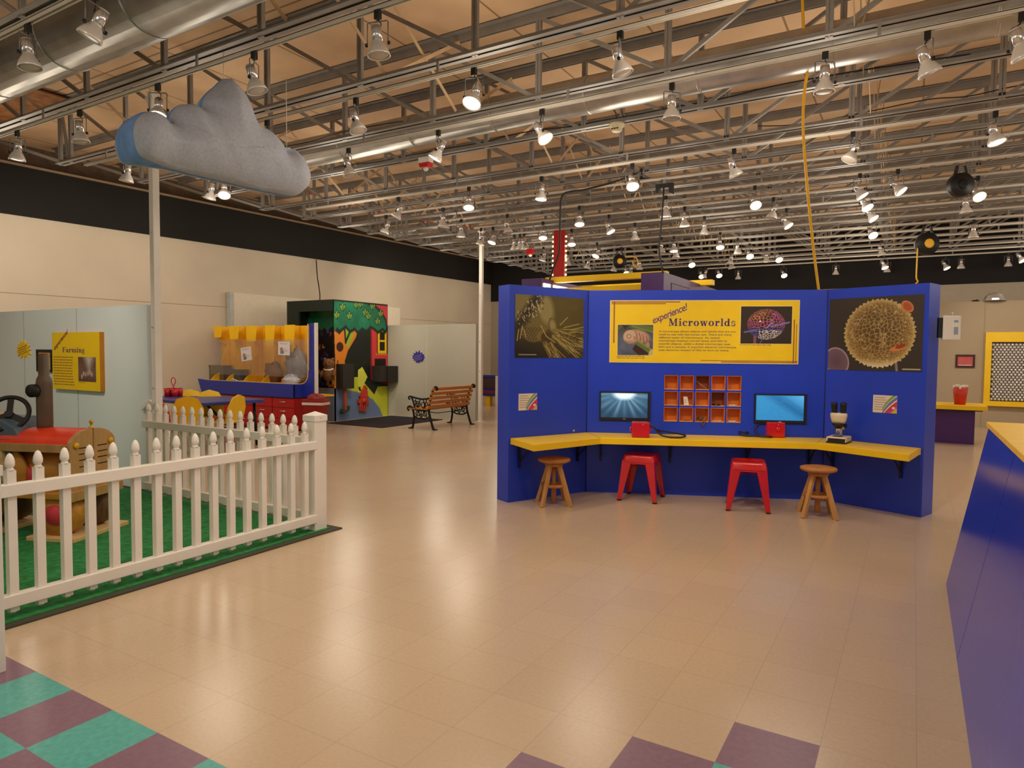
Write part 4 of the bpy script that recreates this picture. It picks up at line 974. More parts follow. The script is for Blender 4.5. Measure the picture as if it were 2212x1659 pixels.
# arched bonnet over the engine
mb = MB(); w = .21; N_ = 12; ins = []
for k in range(N_+1):
    a = pi*(.02+.96*k/N_); ins.append((w*cos(a)*1.0, .70+.115*sin(a)))
vs = [(-.055, y_, z_) for y_, z_ in ins]+[(-1.25, y_, z_) for y_, z_ in ins]+[(-.055, y_*.97, z_-.02) for y_, z_ in ins]+[(-1.25, y_*.97, z_-.02) for y_, z_ in ins]
m_ = N_+1; mb.add(vs, [(k, k+1, m_+k+1, m_+k) for k in range(N_)]+[(2*m_+k+1, 2*m_+k, 3*m_+k, 3*m_+k+1) for k in range(N_)], True); mb.build('bonnet', TOP, tr)
for s in (-1, 1):
    box(-1.25, -.04, s*.215-.012, s*.215+.012, .655, .715).build('bonnet_rail', OAK, tr, bev=.004)
    mb = MB(); mb.bar((-.62, s*.205, .66), (-.58, s*.205, .38), .04, .03); mb.build('side_strut', PINE, tr)
mb = MB(); mb.prism(arch(.215, .36, .70, .80), -1.27, -1.25, 'x'); mb.build('rear_panel', OAK, tr)
box(-1.3, -.02, -.24, .24, .31, .36).build('chassis_board', ORWOOD, tr, bev=.006)
box(-.03, .01, -.26, .26, .30, .375).build('bumper_bar', OAK, tr, bev=.006)
MB().lathe([(.001, -.34), (.13, -.34), (.14, -.3), (.14, .3), (.13, .34), (.001, .34)], 24, (-.55, 0, .5), Matrix.Rotation(rad(90), 4, 'Y')).build('engine_barrel', ORWOOD, tr)
MB().lathe([(.001, 0), (.085, 0), (.085, .03), (.001, .03)], 24, (-.5, -.13, .46), Matrix.Rotation(rad(90), 4, 'X')).build('flywheel', PINK, tr)
MB().lathe([(.001, 0), (.17, 0), (.17, .03), (.001, .03)], 28, (-.62, -.15, .5), Matrix.Rotation(rad(90), 4, 'X')).build('flywheel_board', ORWOOD, tr)
for i, x in enumerate((-.18, -.92)):
    rW = .16 if i == 0 else .19
    for s in (-1, 1):
        wl = MB().lathe([(.001, -.06), (rW, -.06), (rW, .06), (.001, .06)], 32, (x, s*.15, .035+rW-.006), Matrix.Rotation(rad(90), 4, 'X')).build('wheel', ORWOOD if s < 0 else DKWOOD, tr)
        MB().lathe([(.001, .0), (.075, .0), (.075, .014), (.001, .016)], 24, (x, s*.15+s*.06, .035+rW-.006), Matrix.Rotation(rad(90 if s < 0 else -90), 4, 'X')).build('hub', PINK, wl)
    box(x-.2, x+.2, -.26, .30, 0, .036).build('skid_board', PINE, tr, bev=.006)
    mb = MB(); mb.tube([(x, -.14, .035+rW), (x, .14, .035+rW)], .02, 8); mb.build('axle', DKWOOD, tr)
def on_line(px, z):
    lo, hi = -2.6, .2
    for _ in range(50):
        m = (lo+hi)/2; q = MAT[tr.name] @ Vector((m, 0, z))
        if pr(q)[0] < px: lo = m
        else: hi = m
    return lo
xp = on_line(97, .9)
k_ = Vector(MAT[tr.name] @ Vector((xp, 0, 0)))
zt = Dp(97, 768, k_).z; zb = Dp(97, 824, k_).z; zc = Dp(97, 918, k_).z
PIPE = mat('pipe_brown', (96, 74, 54), .35, var=.15, scale=7)
MB().lathe([(.052, .78), (.055, zc), (.055, zb-.02), (.05, zb+.01), (.037, zb+.035), (.035, zt-.008), (.032, zt), (.028, zt-.03)], 20, (xp, 0, 0)).build('exhaust_pipe', PIPE, tr)
MB().lathe([(.03, zt-.006), (.0355, zt+.001), (.03, zt+.004)], 20, (xp, 0, 0)).build('pipe_rim', mat('copper', (186, 110, 72), .35, metal=.5), tr)
MB().lathe([(.001, 0), (.05, .0), (.05, .05), (.001, .05)], 16, (xp-.03, -.04, zb-.08), Matrix.Rotation(rad(90), 4, 'X')).build('pipe_bracket', BLACK, tr)
xs_ = xp-.16
SLATE = mat('dashboard_slate', (84, 102, 120), .5, var=.06)
mb = MB(); mb.prism([(xs_-.36, .74), (xs_+.1, .74), (xs_+.06, .82), (xs_-.06, .885), (xs_-.24, .89), (xs_-.36, .84)], -.17, .17, 'y'); mb.build('dashboard', SLATE, tr, bev=.01)
box(xs_-.5, xs_+.05, -.2, .2, .36, .74).build('cab_body', SLATE, tr)
box(xs_-.42, xs_-.34, -.18, .18, .76, .9).build('dash_edge', PINE, tr)
q = MAT[tr.name].inverted() @ Dp(18, 893, MAT[tr.name] @ Vector((xs_-.2, -.12, .9)))
MS = Matrix.Translation(q) @ Matrix.Rotation(rad(-22), 4, 'Z') @ Matrix.Rotation(YAW+rad(18), 4, 'Z') @ Matrix.Rotation(rad(62), 4, 'X')
R_ = .135
mb = MB(); mb.tube([MS @ Vector((R_*cos(2*pi*k/32), R_*sin(2*pi*k/32), 0)) for k in range(32)], .017, 8, closed=True)
wl = mb.build('steering_wheel', BLACK, tr)
for a in (90, 210, 330): MB().bar(MS @ Vector((0, 0, -.02)), MS @ Vector((R_*cos(rad(a)), R_*sin(rad(a)), 0)), .04, .012, MS.to_3x3() @ Vector((0, 0, 1))).build('spoke', BLACK, wl)
MB().tube([MS @ Vector((0, 0, .0)), MS @ Vector((0, 0, -.2))], .03, 10).build('steering_column', BLACK, tr)
MB().lathe([(.03, 0), (.03, .04), (.02, .05), (.001, .05)], 14, (xs_+.06, .12, .79)).build('dash_knob', BLACK, tr)

# things on the pale partition (facing the turf): y = 3.93
WF = Wall((-11.2, 3.93), (-6.62, 3.93))
s0, z0, sw_, sh_ = WF.rect(124, 718, 226, 842)
fs_ = thing('exhibit_sign', WF.at(s0, z0), 'square yellow sign titled Farming on the pale blue partition behind the tractor', 'sign', WF.rz)
box(0, sw_, -.05, 0, 0, sh_).build('panel', mat('sign_side', (206, 132, 14), .5), fs_)
box(0, sw_, -.052, -.05, 0, sh_).build('face', YELSIGN, fs_)
Yf = -.0535
mb = MB(); put_text(mb, glyphs('Farming'), sw_*.235, sh_*.625, sw_*.47, sh_*.115, Yf); mb.build('title_lettering', INK, fs_)
mb = MB(); put_text(mb, text_mesh('experience!', .35, .05, .92), sw_*.06, sh_*.66, sw_*.38, sh_*.095, Yf+.0005, rad(33)); mb.build('script_lettering', mat('script_dim', (168, 112, 60), .6), fs_)
mb = MB(); dashes(mb, sw_*.03, sw_*.49, sh_*.575, 11, sh_*.048, sh_*.017, Yf, 11, .12); mb.build('body_lettering', mat('farm_body_ink', (170, 124, 50), .6), fs_)
mb = MB(); dashes(mb, sw_*.57, sw_*.72, sh_*.14, 1, .02, sh_*.01, Yf, 12); mb.build('caption_lettering', mat('farm_body_ink', (170, 124, 50), .6), fs_)
def art_farm(U, V):
    A = Art(U, V, (120, 88, 78)); n = fbm(U*8, V*8, 3); A.mix((V-.5)*1.6*(n+.3), (84, 60, 52)); d = np.abs(U-.62)+np.abs(V-.95)*.5; A.mix((.42-d)*3, (206, 196, 190)); A.mix((.3-V)*2, (74, 50, 46))
    for x, y in ((.3, .32), (.42, .3), (.55, .34), (.64, .42), (.7, .36), (.78, .3), (.2, .2)): A.fill(A.ell(x, y, .05, .1), (190, 172, 162), .5)
    A.mix((n-.5)*.8, (150, 116, 104)); return A.C
paint('photo_print', fs_, sw_*.565, sh_*.155, sw_*.36, sh_*.42, Yf, 70, 80, art_farm, PAINT)
s0, z0, w_, h_ = WF.rect(83, 755, 116, 803)
t = thing('picture_frame', WF.at(s0, z0), 'black framed yellow notice on the pale partition behind the exhaust pipe', 'frame', WF.rz)
mb = MB(); mb.box(0, w_, -.025, 0, 0, .03).box(0, w_, -.025, 0, h_-.03, h_).box(0, .026, -.025, 0, .03, h_-.03).box(w_-.026, w_, -.025, 0, .03, h_-.03); mb.build('frame', BLACK, t)
box(.026, w_-.026, -.012, 0, .03, h_-.03).build('notice', mat('notice_tan', (222, 176, 96), .6, var=.08), t)
mb = MB(); dashes(mb, .04, w_-.04, h_-.07, 6, .04, .012, -.0128, 21); mb.build('notice_lettering', mat('farm_body_ink', (170, 124, 50), .6), t)
def burst(name, wall, px, label, cat, m, ink, n=15, tilt=0., seed=1, sy=.75):
    s0, z0, w, h = wall.rect(*px); t = thing(name, wall.at(s0+w/2, z0+h/2), label, cat, wall.rz); r = random.Random(seed); pts = []
    for k in range(2*n):
        a = 2*pi*k/(2*n); q = (1. if k % 2 == 0 else .7)*r.uniform(.86, 1.05); pts.append((q*w/2*cos(a), q*h/2*sin(a)))
    MB().prism(pts, -.012, 0, 'y').build('burst_panel', m, t)
    for i in range(4):
        mb = MB(); z = h*(.17-.11*i); M = Matrix.Rotation(-tilt, 4, 'Y'); dd = MB(); dashes(dd, -w*.3, w*.3, z, 1, .02, h*.045, -.0128, seed+i)
        mb.add([M @ Vector(v) for v in dd.v], dd.f); mb.build('lettering', ink, t)
    return t
burst('star_badge', WF, (35, 735, 70, 776), 'yellow starburst badge on the pale partition left of the black frame', 'badge', YELSIGN, STRIPE, 13, rad(12), 4)

# hanging cloud
ca, cb = Vector((-5.25, 2.75)), Vector((-5.0, 4.5))
CW = Wall(ca, cb)
out = [(283, 344), (272, 320), (268, 295), (274, 270), (288, 256), (306, 248), (325, 250), (345, 259), (360, 270), (363, 252), (372, 238), (386, 228), (402, 228), (420, 234), (432, 241), (434, 222), (444, 204), (462, 188), (483, 171), (500, 185), (518, 206), (532, 232), (545, 268), (562, 280), (578, 290), (592, 304), (603, 320), (608, 334), (620, 322), (634, 333), (648, 350), (657, 372), (660, 390), (655, 408), (640, 421), (620, 423), (580, 416), (530, 405), (470, 391), (410, 377), (350, 362), (310, 353)]
P2 = [CW.sz(*p) for p in out]
# refine the outline
def resample(P, n):
    P = [Vector((a, b, 0)) for a, b in P]; m = len(P); cr_ = []
    for i in range(m):
        a, b, c, dd = P[i-1], P[i], P[(i+1) % m], P[(i+2) % m]
        for j in range(6):
            u = j/6; cr_.append(.5*((2*b)+(c-a)*u+(2*a-5*b+4*c-dd)*u*u+(3*b-a-3*c+dd)*u**3))
    L_ = [0]
    for i in range(len(cr_)): L_.append(L_[-1]+(cr_[(i+1) % len(cr_)]-cr_[i]).length)
    o = []; k = 0
    for i in range(n):
        t_ = L_[-1]*i/n
        while L_[k+1] < t_: k += 1
        f = (t_-L_[k])/max(1e-9, L_[k+1]-L_[k]); o.append(cr_[k].lerp(cr_[(k+1) % len(cr_)], f))
    return o
OUT = resample(P2, 150); OA = np.array([(p.x, p.y) for p in OUT])
cenp = CW.sz(470, 330); K = 26
def dist_edge(p): return float(np.min(np.hypot(OA[:, 0]-p[0], OA[:, 1]-p[1])))
cl = thing('hanging_cloud', CW.at(cenp[0], cenp[1]), 'grey-blue stuffed fabric cloud hanging from the ceiling at upper left', 'cloud decoration', CW.rz)
XMIN = min(p.x for p in OUT)
def HT(x): q = max(0., min(1., (XMIN+.34-x)/.34)); return .03+.13*q*q*(3-2*q)
def puff(sgn):
    vs = []; fs = []; n = len(OUT)
    for i in range(K):
        q = 1-(i/K)
        for p in OUT:
            x = cenp[0]+(p.x-cenp[0])*q; z = cenp[1]+(p.y-cenp[1])*q; dd = dist_edge((x, z))
            b = .24*math.sqrt(max(0, 1-(1-min(1, dd/.34))**2))
            wr = .002*sin(x*31+z*17)*min(1, dd*8)
            vs.append((x-cenp[0], sgn*(HT(x)+(b+wr)) if i else sgn*HT(x), z-cenp[1]))
    vs.append((0, sgn*(HT(cenp[0])+.24), 0))
    for i in range(K-1):
        for k in range(n):
            f = (i*n+k, i*n+(k+1) % n, (i+1)*n+(k+1) % n, (i+1)*n+k); fs.append(f if sgn > 0 else f[::-1])
    for k in range(n):
        f = ((K-1)*n+k, (K-1)*n+(k+1) % n, len(vs)-1); fs.append(f if sgn > 0 else f[::-1])
    return MB().add(vs, fs, True)
CLM = mat('cloud_fabric', (184, 190, 204), .85, var=.07, scale=45); CLB = mat('gusset_blue_lit', (120, 164, 226), .85, var=.12, scale=9)  # blue light on the cloud's left end is put into the gusset colour
puff(-1).build('front_face', CLM, cl); puff(1).build('back_face', CLM, cl)
mb = MB(); n = len(OUT); vs = []
for jj in range(5):
    e0 = .018*math.sqrt(1-((jj-2)/2.)**2)+.001
    for k, p in enumerate(OUT):
        tt = (OUT[(k+1) % n]-OUT[k-1]).normalized(); nn = Vector((tt.y, -tt.x, 0)); ar = 1 if (OUT[0].x*OUT[1].y-OUT[1].x*OUT[0].y) else 1
        c_ = Vector((p.x-cenp[0], p.y-cenp[1], 0)); nn = nn if nn.dot(c_) > 0 else -nn
        hq = HT(p.x); e_ = e0*hq/.18; vs.append((p.x-cenp[0]+nn.x*e_, -hq+2*hq*jj/4, p.y-cenp[1]+nn.y*e_))
mb.add(vs, [(jj*n+k, jj*n+(k+1) % n, (jj+1)*n+(k+1) % n, (jj+1)*n+k) for jj in range(4) for k in range(n)], True); mb.build('gusset', CLB, cl)
for px, py in ((483, 172), (619, 323)):
    s_, z_ = CW.sz(px, py); a = Vector((s_-cenp[0], 0, z_-cenp[1])); MB().tube([a, a+Vector((0, 0, max(.05, 3.93-(z_))))], .004, 6).build('hanging_string', CREAM, cl)

# ------------------------------------------------------------------ craft corner
TBZ = .70
tp = [Zp(458, 872, TBZ), Zp(546, 861, TBZ), Zp(415, 849, TBZ), Zp(318, 858, TBZ)]
tc_ = sum(tp, Vector())/4
tb = thing('activity_table', (tc_.x, tc_.y, 0), 'blue topped children\'s table between the pole and the craft counter', 'table', atan2((tp[0]-tp[3]).y, (tp[0]-tp[3]).x))
TBL = mat('table_blue', (44, 62, 150), .35, var=.04)
Lx = (tp[0]-tp[3]).length/2; Ly = (tp[1]-tp[0]).length/2
def rrect(a, b, r, k=5): return [(sx*(a-r)+r*cos(rad(a0+90*j/k)), sy*(b-r)+r*sin(rad(a0+90*j/k))) for sx, sy, a0 in ((1, 1, 0), (-1, 1, 90), (-1, -1, 180), (1, -1, 270)) for j in range(k+1)]
MB().prism(rrect(Lx, Ly, .1), TBZ-.05, TBZ).build('table_top', TBL, tb, bev=.012)
for sx in (-1, 1):
    for sy in (-1, 1): MB().tube([(sx*(Lx-.12), sy*(Ly-.1), 0), (sx*(Lx-.15), sy*(Ly-.12), TBZ-.05)], .02, 8).build('leg', DARK, tb)
    MB().tube([(sx*(Lx-.14), -(Ly-.11), .3), (sx*(Lx-.14), (Ly-.11), .3)], .012, 6).build('leg_brace', DARK, tb)
    MB().bar((sx*(Lx-.12), 0, .3), (sx*.1, 0, TBZ-.06), .03, .02).build('folding_strut', DARK, tb)
tc2 = Zp(375, 856, TBZ); t = thing('crayon_caddy', tc2, 'red caddy of cups with wire loop handle on the blue table', 'caddy', .4)
for k, (x, y) in enumerate(((-.06, -.06), (.06, -.06), (.06, .06), (-.06, .06))): MB().lathe([(.045, 0), (.055, .13), (.05, .13), (.042, .01), (.001, .01)], 14, (x, y, 0)).build('cup', RED, t)
MB().tube(spline([(0, 0, .01), (0, 0, .15), (.03, 0, .21), (.035, 0, .26), (0, 0, .3), (-.035, 0, .26), (-.03, 0, .21), (0, 0, .15)]), .007, 8).build('wire_handle', RED, t)
q = Zp(423, 854, TBZ); t = thing('paper_sheet', q, 'sheet of printed paper lying flat in the middle of the blue table', 'paper', .3)
box(-.2, .2, -.13, .13, 0, .002).build('sheet', GREYCLOTH, t)
for r_ in range(4): box(-.16, .14-.05*(r_ % 2), -.1+r_*.055, -.085+r_*.055, .002, .0026).build('print_line', mat('grey_print', (150, 144, 150), .7), t)
YCH = mat('chair_yellow', (250, 200, 16), .35, var=.04)
def chair(m):
    t = thing('child_chair', (0, 0, 0), 'x', 'chair')
    mb = MB(); mb.prism([(-.19, -.18), (.19, -.18), (.2, .1), (.17, .19), (-.17, .19), (-.2, .1)], .40, .425); mb.build('seat', m, t, bev=.008)
    # shell back with clipped upper corners, faces +y
    vs = []; pr_ = [(-.19, .43, .02), (-.2, .62, -.02), (-.13, .76, -.05), (0, .80, -.055), (.13, .76, -.05), (.2, .62, -.02), (.19, .43, .02)]
    a = [(x, -.19+y, z) for x, z, y in pr_]; b = [(x, -.165+y, z) for x, z, y in pr_]; n_ = len(a)
    mb = MB(); mb.add(a+b, [tuple(range(n_)), tuple(range(n_, 2*n_))[::-1]]+[(i, (i+1) % n_, n_+(i+1) % n_, n_+i) for i in range(n_)]); mb.build('backrest', m, t, bev=.006)
    for sx in (-1, 1):
        MB().tube([(sx*.2, -.2, 0), (sx*.165, -.15, .40)], .012, 8).build('leg', CHROME, t); MB().tube([(sx*.19, .2, 0), (sx*.16, .13, .40)], .012, 8).build('leg', CHROME, t)
    return t
ch0 = chair(YCH); kids(ch0)
def chair_at(px, py, z, rz, label, first=False, red=False, group='yellow chairs around the blue table'):
    p = Zp(px, py, z); t = ch0 if first else dup(ch0)
    t.location = (p.x-.22*sin(rz), p.y+.22*cos(rz), 0); t.rotation_euler = (0, 0, rz); t['label'] = label
    if red:
        for c in KIDS[t.name]:
            if c.name.split('.')[0] in ('seat', 'backrest'): c.material_slots[0].link = 'OBJECT'; c.material_slots[0].material = RED
    else: t['group'] = group
    return t
rt = tb.rotation_euler[2]
chair_at(405, 866, .74, rad(57), 'yellow child chair on the near side of the table, below the red caddy', True)
chair_at(410, 847, .76, rad(237), 'yellow child chair behind the table, just right of the red caddy')
chair_at(453, 848, .76, rad(245), 'yellow child chair behind the table, in front of the blue tray')
chair_at(514, 856, .78, rad(110), 'yellow child chair at the right-hand end of the blue table')
chair_at(332, 870, .74, rad(20), 'red child chair at the left end of the table beside the white pole', red=True)

# craft counter unit, facing the room along y = 8.5
UY = 8.5
WU = Wall((-12.6, UY), (-8, UY))
u = thing('craft_counter', (-10.7, UY, 0), 'craft supply counter with yellow bins, blue tray and red drawer cabinets', 'craft counter')
UX0, UX1 = Yp(456, 800, UY+.25).x, Yp(681, 800, UY).x
UX0 = max(UX0, -12.2); zt_ = Yp(668, 700, UY).z; zrim = Yp(640, 832, UY).z; zlo = Yp(640, 856, UY).z
UBL = mat('tray_blue', (38, 50, 156), .4, var=.05)
UYL = mat('bin_yellow', (246, 186, 14), .5, var=.06)
box(max(Yp(455, 780, UY+.48).x, -12.45), Yp(676, 800, UY+.5).x, UY+.48, UY+.5, zlo, zt_).build('back_panel', UYL, u, world=True)
# side post, blue with white edge
mb = MB(); mb.prism([(UX1-.13, zlo), (UX1, zlo), (UX1, zt_+.015), (UX1-.13, zt_+.015)], UY-.02, UY+.0, 'y'); mb.build('front_stile', UBL, u, world=True)
box(UX1-.02, UX1, UY, UY+.03, zlo, zt_+.015).build('end_panel', UBL, u, world=True); box(UX1, UX1+.045, UY-.02, UY+.03, .5, zt_+.02).build('end_edge', WHITE, u, world=True)
# tray front, curving up at the right end
xl = max(Yp(428, 825, UY).x, -12.3)
pts = [(xl, zrim+.02), (xl+.12, zlo+.0), (UX1, zlo), (UX1, zrim+.28), (UX1-.13, zrim+.28)]
for k in range(7): a = rad(90*k/6); pts.append((UX1-.13-.2+.2*cos(a), zrim+.22-.2*sin(a)))
pts.append((xl+.3, zrim+.02))
MB().prism(pts, UY-.05, UY-.02, 'y').build('tray_front', UBL, u, world=True)
mb = MB(); mb.tube([(xl+.02, UY-.045, zrim+.025), (xl+.3, UY-.045, zrim+.024)]+[(UX1-.33+.2*sin(rad(90*k/6)), UY-.045, zrim+.022+.2-.2*cos(rad(90*k/6))) for k in range(7)]+[(UX1-.13, UY-.045, zt_)], .012, 6); mb.build('tray_lip', PINE, u, world=True)
box(xl+.15, UX1-.02, UY-.02, UY+.48, zlo, zlo+.03).build('tray_floor', UYL, u, world=True)
# curved yellow dividers
nd = 5
dx = [Yp(px, 780, UY+.1).x for px in (457, 494, 531, 571, 613)]
dx = [max(UX0+.02, v) for v in dx]
for k, x in enumerate(dx):
    pts = [(UY+.0, zlo+.03), (UY+.47, zlo+.03), (UY+.47, zt_), (UY+.2, zt_), (UY+.24, zt_-.3)]
    for q in range(1, 9): a = rad(10+80*q/9); pts.append((UY+.44-.2*cos(rad(90-90*q/9)), zt_-.3-(zt_-.3-zrim-.1)*q/9-.0))
    pts.append((UY+.12, zrim+.12)); pts.append((UY+.0, zrim))
    MB().prism(pts, x, x+.02, 'x').build('divider', UYL, u, world=True)
# hanging yellow flaps under the header and the clear sheet in front
for k, (a, b, c) in enumerate(((457, 480, 729), (494, 517, 733), (531, 555, 738), (572, 594, 747), (614, 637, 760))):
    A_, B_ = Yp(a, 705, UY+.12), Yp(b, 705, UY+.12); zc_ = Yp(a, c, UY+.12).z; x0_ = max(A_.x, UX0)
    MB().prism([(x0_, zt_), (B_.x, zt_), (B_.x-.05, zc_), (x0_+.03, zc_)], UY+.12, UY+.126, 'y').build('header_flap', mat('flap_yellow', (255, 200, 10), .45, var=.03), u, world=True)
def acrylic():
    m = bpy.data.materials.new('clear_acrylic'); m.use_nodes = True; nt = m.node_tree; N = nt.nodes; L = nt.links
    b = N['Principled BSDF']; tr_ = N.new('ShaderNodeBsdfTransparent'); tr_.inputs['Color'].default_value = (.93, .93, .95, 1); gl = N.new('ShaderNodeBsdfGlossy'); gl.inputs['Roughness'].default_value = .08
    df = N.new('ShaderNodeBsdfDiffuse'); df.inputs['Color'].default_value = (.75, .72, .72, 1)
    m1 = N.new('ShaderNodeMixShader'); m1.inputs['Fac'].default_value = .05; m2 = N.new('ShaderNodeMixShader'); m2.inputs['Fac'].default_value = .05
    L.new(tr_.outputs[0], m1.inputs[1]); L.new(gl.outputs[0], m1.inputs[2]); L.new(m1.outputs[0], m2.inputs[1]); L.new(df.outputs[0], m2.inputs[2]); L.new(m2.outputs[0], N['Material Output'].inputs['Surface'])
    return m
ACR = acrylic()
box(UX0+.02, UX1-.13, UY+.03, UY+.036, Yp(560, 812, UY).z, Yp(560, 733, UY).z).build('clear_window', ACR, u, world=True)
# red drawer cabinets below
CRED = mat('cabinet_red', (176, 22, 22), .4, var=.06)
CY_ = UY-.26; xe = Yp(636, 890, CY_).x
cl_ = [Yp(px, 880, CY_).x for px in (450, 504, 546, 588)]+[xe]
zt1 = Yp(600, 829, CY_-.03).z; zt0 = Yp(600, 858, CY_-.03).z; xt0 = max(Yp(427, 825, CY_-.03).x, -12.35)
mb = MB(); mb.prism([(xt0, zt1+.03), (xt0+.12, zt0), (xe+.02, zt0), (xe+.02, zt1), (xt0+.3, zt1+.01)], CY_-.03, CY_, 'y'); mb.build('lower_tray', UBL, u, world=True, bev=.006)
box(xe, xe+.02, CY_-.03, UY+.2, zt0, zt1).build('tray_end', UBL, u, world=True, bev=.006); box(xt0+.15, xe, CY_, UY+.2, zt0, zt0+.02).build('tray_base', UBL, u, world=True)
for i in range(4):
    a, b = cl_[i], cl_[i+1]; a = max(a, -12.3)
    box(a, b-.004, CY_+.02, UY+.4, .03, zlo-.02).build('cabinet_body', CRED, u, world=True)
    zz = [.05, zlo*.36, zlo*.68, zlo-.03]
    for k in range(3):
        dr = box(a+.008, b-.012, CY_, CY_+.02, zz[k]+.006, zz[k+1]-.006).build('drawer', CRED, u, world=True, bev=.003)
        hz = zz[k+1]-.06; xm = (a+b)/2
        MB().tube([(xm-.07, CY_, hz), (xm-.06, CY_-.025, hz), (xm+.06, CY_-.025, hz), (xm+.07, CY_, hz)], .008, 6).build('drawer_handle', CHROME, dr, world=True)
box(max(cl_[0], -12.3), cl_[-1], CY_+.05, UY+.4, 0, .03).build('plinth', BLACK, u, world=True)
# what lies in the bins
zf = zlo+.03
def binbox(px0, py0, px1, py1, y, label, name, cat, m, tilt=0, lidm=None):
    A_, B_ = Yp(px0, py1, y), Yp(px1, py0, y); w_, h_ = B_.x-A_.x, max(.1, B_.z-A_.z)
    t = thing(name, ((A_.x+B_.x)/2, y, zf), label, cat, tilt)
    box(-w_/2, w_/2, -.1, .1, 0, h_).build('body', m, t, bev=.006); box(-w_/2-.008, w_/2+.008, -.108, .108, h_-.03, h_+.005).build('rim', lidm or m, t)
    return t
GREY = mat('bin_grey', (84, 84, 74), .6, var=.06)
binbox(461, 762, 491, 812, UY+.32, 'tall dark grey box in the leftmost yellow bin', 'storage_box', 'box', mat('box_olive', (112, 98, 66), .6))
binbox(498, 783, 527, 826, UY+.3, 'dark grey open box in the second yellow bin', 'storage_box', 'box', GREY)
q = Yp(516, 822, UY+.15); t = thing('plastic_tub', (q.x, UY+.12, zf), 'white plastic tub leaning in the second bin', 'tub', .2)
MB().lathe([(.1, 0), (.13, .12), (.135, .2), (.12, .2), (.09, .02), (.001, .02)], 4, M=Matrix.Rotation(rad(45), 4, 'Z'), sm=False, sx=1.2).build('tub_body', WHITE, t); MB().tube([(-.1, -.1, .2), (0, -.13, .24), (.1, -.1, .2)], .01, 6).build('tub_handle', WHITE, t)
for k, (px, m_, lb) in enumerate(((536, CREAM, 'pale ball of yarn in the third bin, at its left side'), (544, PINE, 'tan ball of yarn in the third bin, at its right side'), (552, RED, 'red ball of yarn at the edge of the fourth bin'), (563, mat('yarn_maroon', (110, 34, 40), .8), 'maroon ball of yarn on the near edge of the fourth bin'))):
    q = Yp(px, 826, UY+.12); t = thing('yarn_ball', (q.x, UY+.10, zf+.07), lb, 'yarn')
    MB().sphere((0, 0, 0), .07, 14).build('ball', m_, t); mb = MB()
    for a in range(3): mb.tube([Matrix.Rotation(rad(60*a), 3, 'X') @ Vector((.072*cos(2*pi*i/20), .072*sin(2*pi*i/20), 0)) for i in range(20)], .005, 5, closed=True)
    mb.build('strands', m_, t)
q = Yp(610, 815, UY+.1); t = thing('folder', (q.x, UY+.08, zf), 'orange folder leaning against the divider of the last bin', 'folder')
M = Matrix.Rotation(rad(28), 4, 'Y'); box(-.008, .008, -.08, .1, 0, .3, M).build('cover', mat('folder_orange', (240, 96, 20), .5), t); box(.009, .02, -.07, .1, .01, .29, M).build('papers', WHITE, t)
def crumple(name, px, py, y, r, m, label, seed, sc=(1, 1, 1)):
    q = Yp(px, py, y); t = thing(name, (q.x, y, q.z), label, 'bag'); rg = random.Random(seed); mb = MB(); n_ = 14
    prof = [(max(1e-4, sin(pi*i/9)), -cos(pi*i/9)) for i in range(10)]; mb.lathe(prof, n_)
    mb.v = [tuple(Vector(v)*r*(.75+.5*rg.random())*1.0) for v in mb.v]; mb.v = [(a*sc[0], b*sc[1], c*sc[2]) for a, b, c in mb.v]; mb.build('bag_body', m, t)
    MB().bar((0, 0, r*.6*sc[2]), (.03, -.02, r*1.05*sc[2]), .05, .02).build('bag_knot', m, t); return t
crumple('plastic_bag', 640, 790, UY+.3, .24, mat('bag_grey', (150, 146, 146), .35, var=.2, scale=9), 'crumpled grey plastic bag heaped in the right-hand bin', 3, (1.1, .6, 1.35))
crumple('plastic_bag', 628, 822, UY+.12, .15, mat('bag_white', (212, 210, 218), .35, var=.1, scale=9), 'pale crumpled bag at the front of the right-hand bin', 5, (1.5, .6, .7))
crumple('paper_bag', 590, 806, UY+.3, .2, mat('bag_brown', (140, 92, 44), .7, var=.15), 'brown paper bag at the back of the fourth bin', 8, (1.2, .6, 1.))
def art_note(U, V):
    A = Art(U, V, (228, 222, 224)); 
    for k in range(6): A.line(.15, .88-.06*k if k < 2 else .6-.08*k, .85-.1*(k % 3), .88-.06*k if k < 2 else .6-.08*k, .02, (190, 182, 186))
    d = A.ell(.3, .42, .13, .15); A.fill(d, (222, 150, 70), .2); A.mix((d > .55)*(d < .9)*1., (160, 60, 60)); A.poly([(.2, .1), (.48, .1), (.48, .32), (.24, .3)], (70, 96, 160)); A.poly([(.3, .12), (.38, .12), (.38, .3), (.3, .3)], (120, 170, 180)); return A.C
for (a, b, c, d_), rz_, lb in (((521, 750, 543, 779), -.13, 'tilted white notice with a small figure on the clear window, left one'), ((601, 738, 626, 767), .03, 'upright white notice with a small figure on the clear window, right one')):
    A_, B_ = Yp(a, d_, UY+.028), Yp(c, b, UY+.028); w_, h_ = B_.x-A_.x, B_.z-A_.z
    t = thing('notice', ((A_.x+B_.x)/2, UY+.027, (A_.z+B_.z)/2), lb, 'notice'); t.rotation_euler = (0, rz_, 0)
    box(-w_/2, w_/2, 0, .002, -h_/2, h_/2).build('sheet', WHITE, t); paint('print', t, -w_/2, -h_/2, w_, h_, -.001, 50, 60, art_note, PAINT)
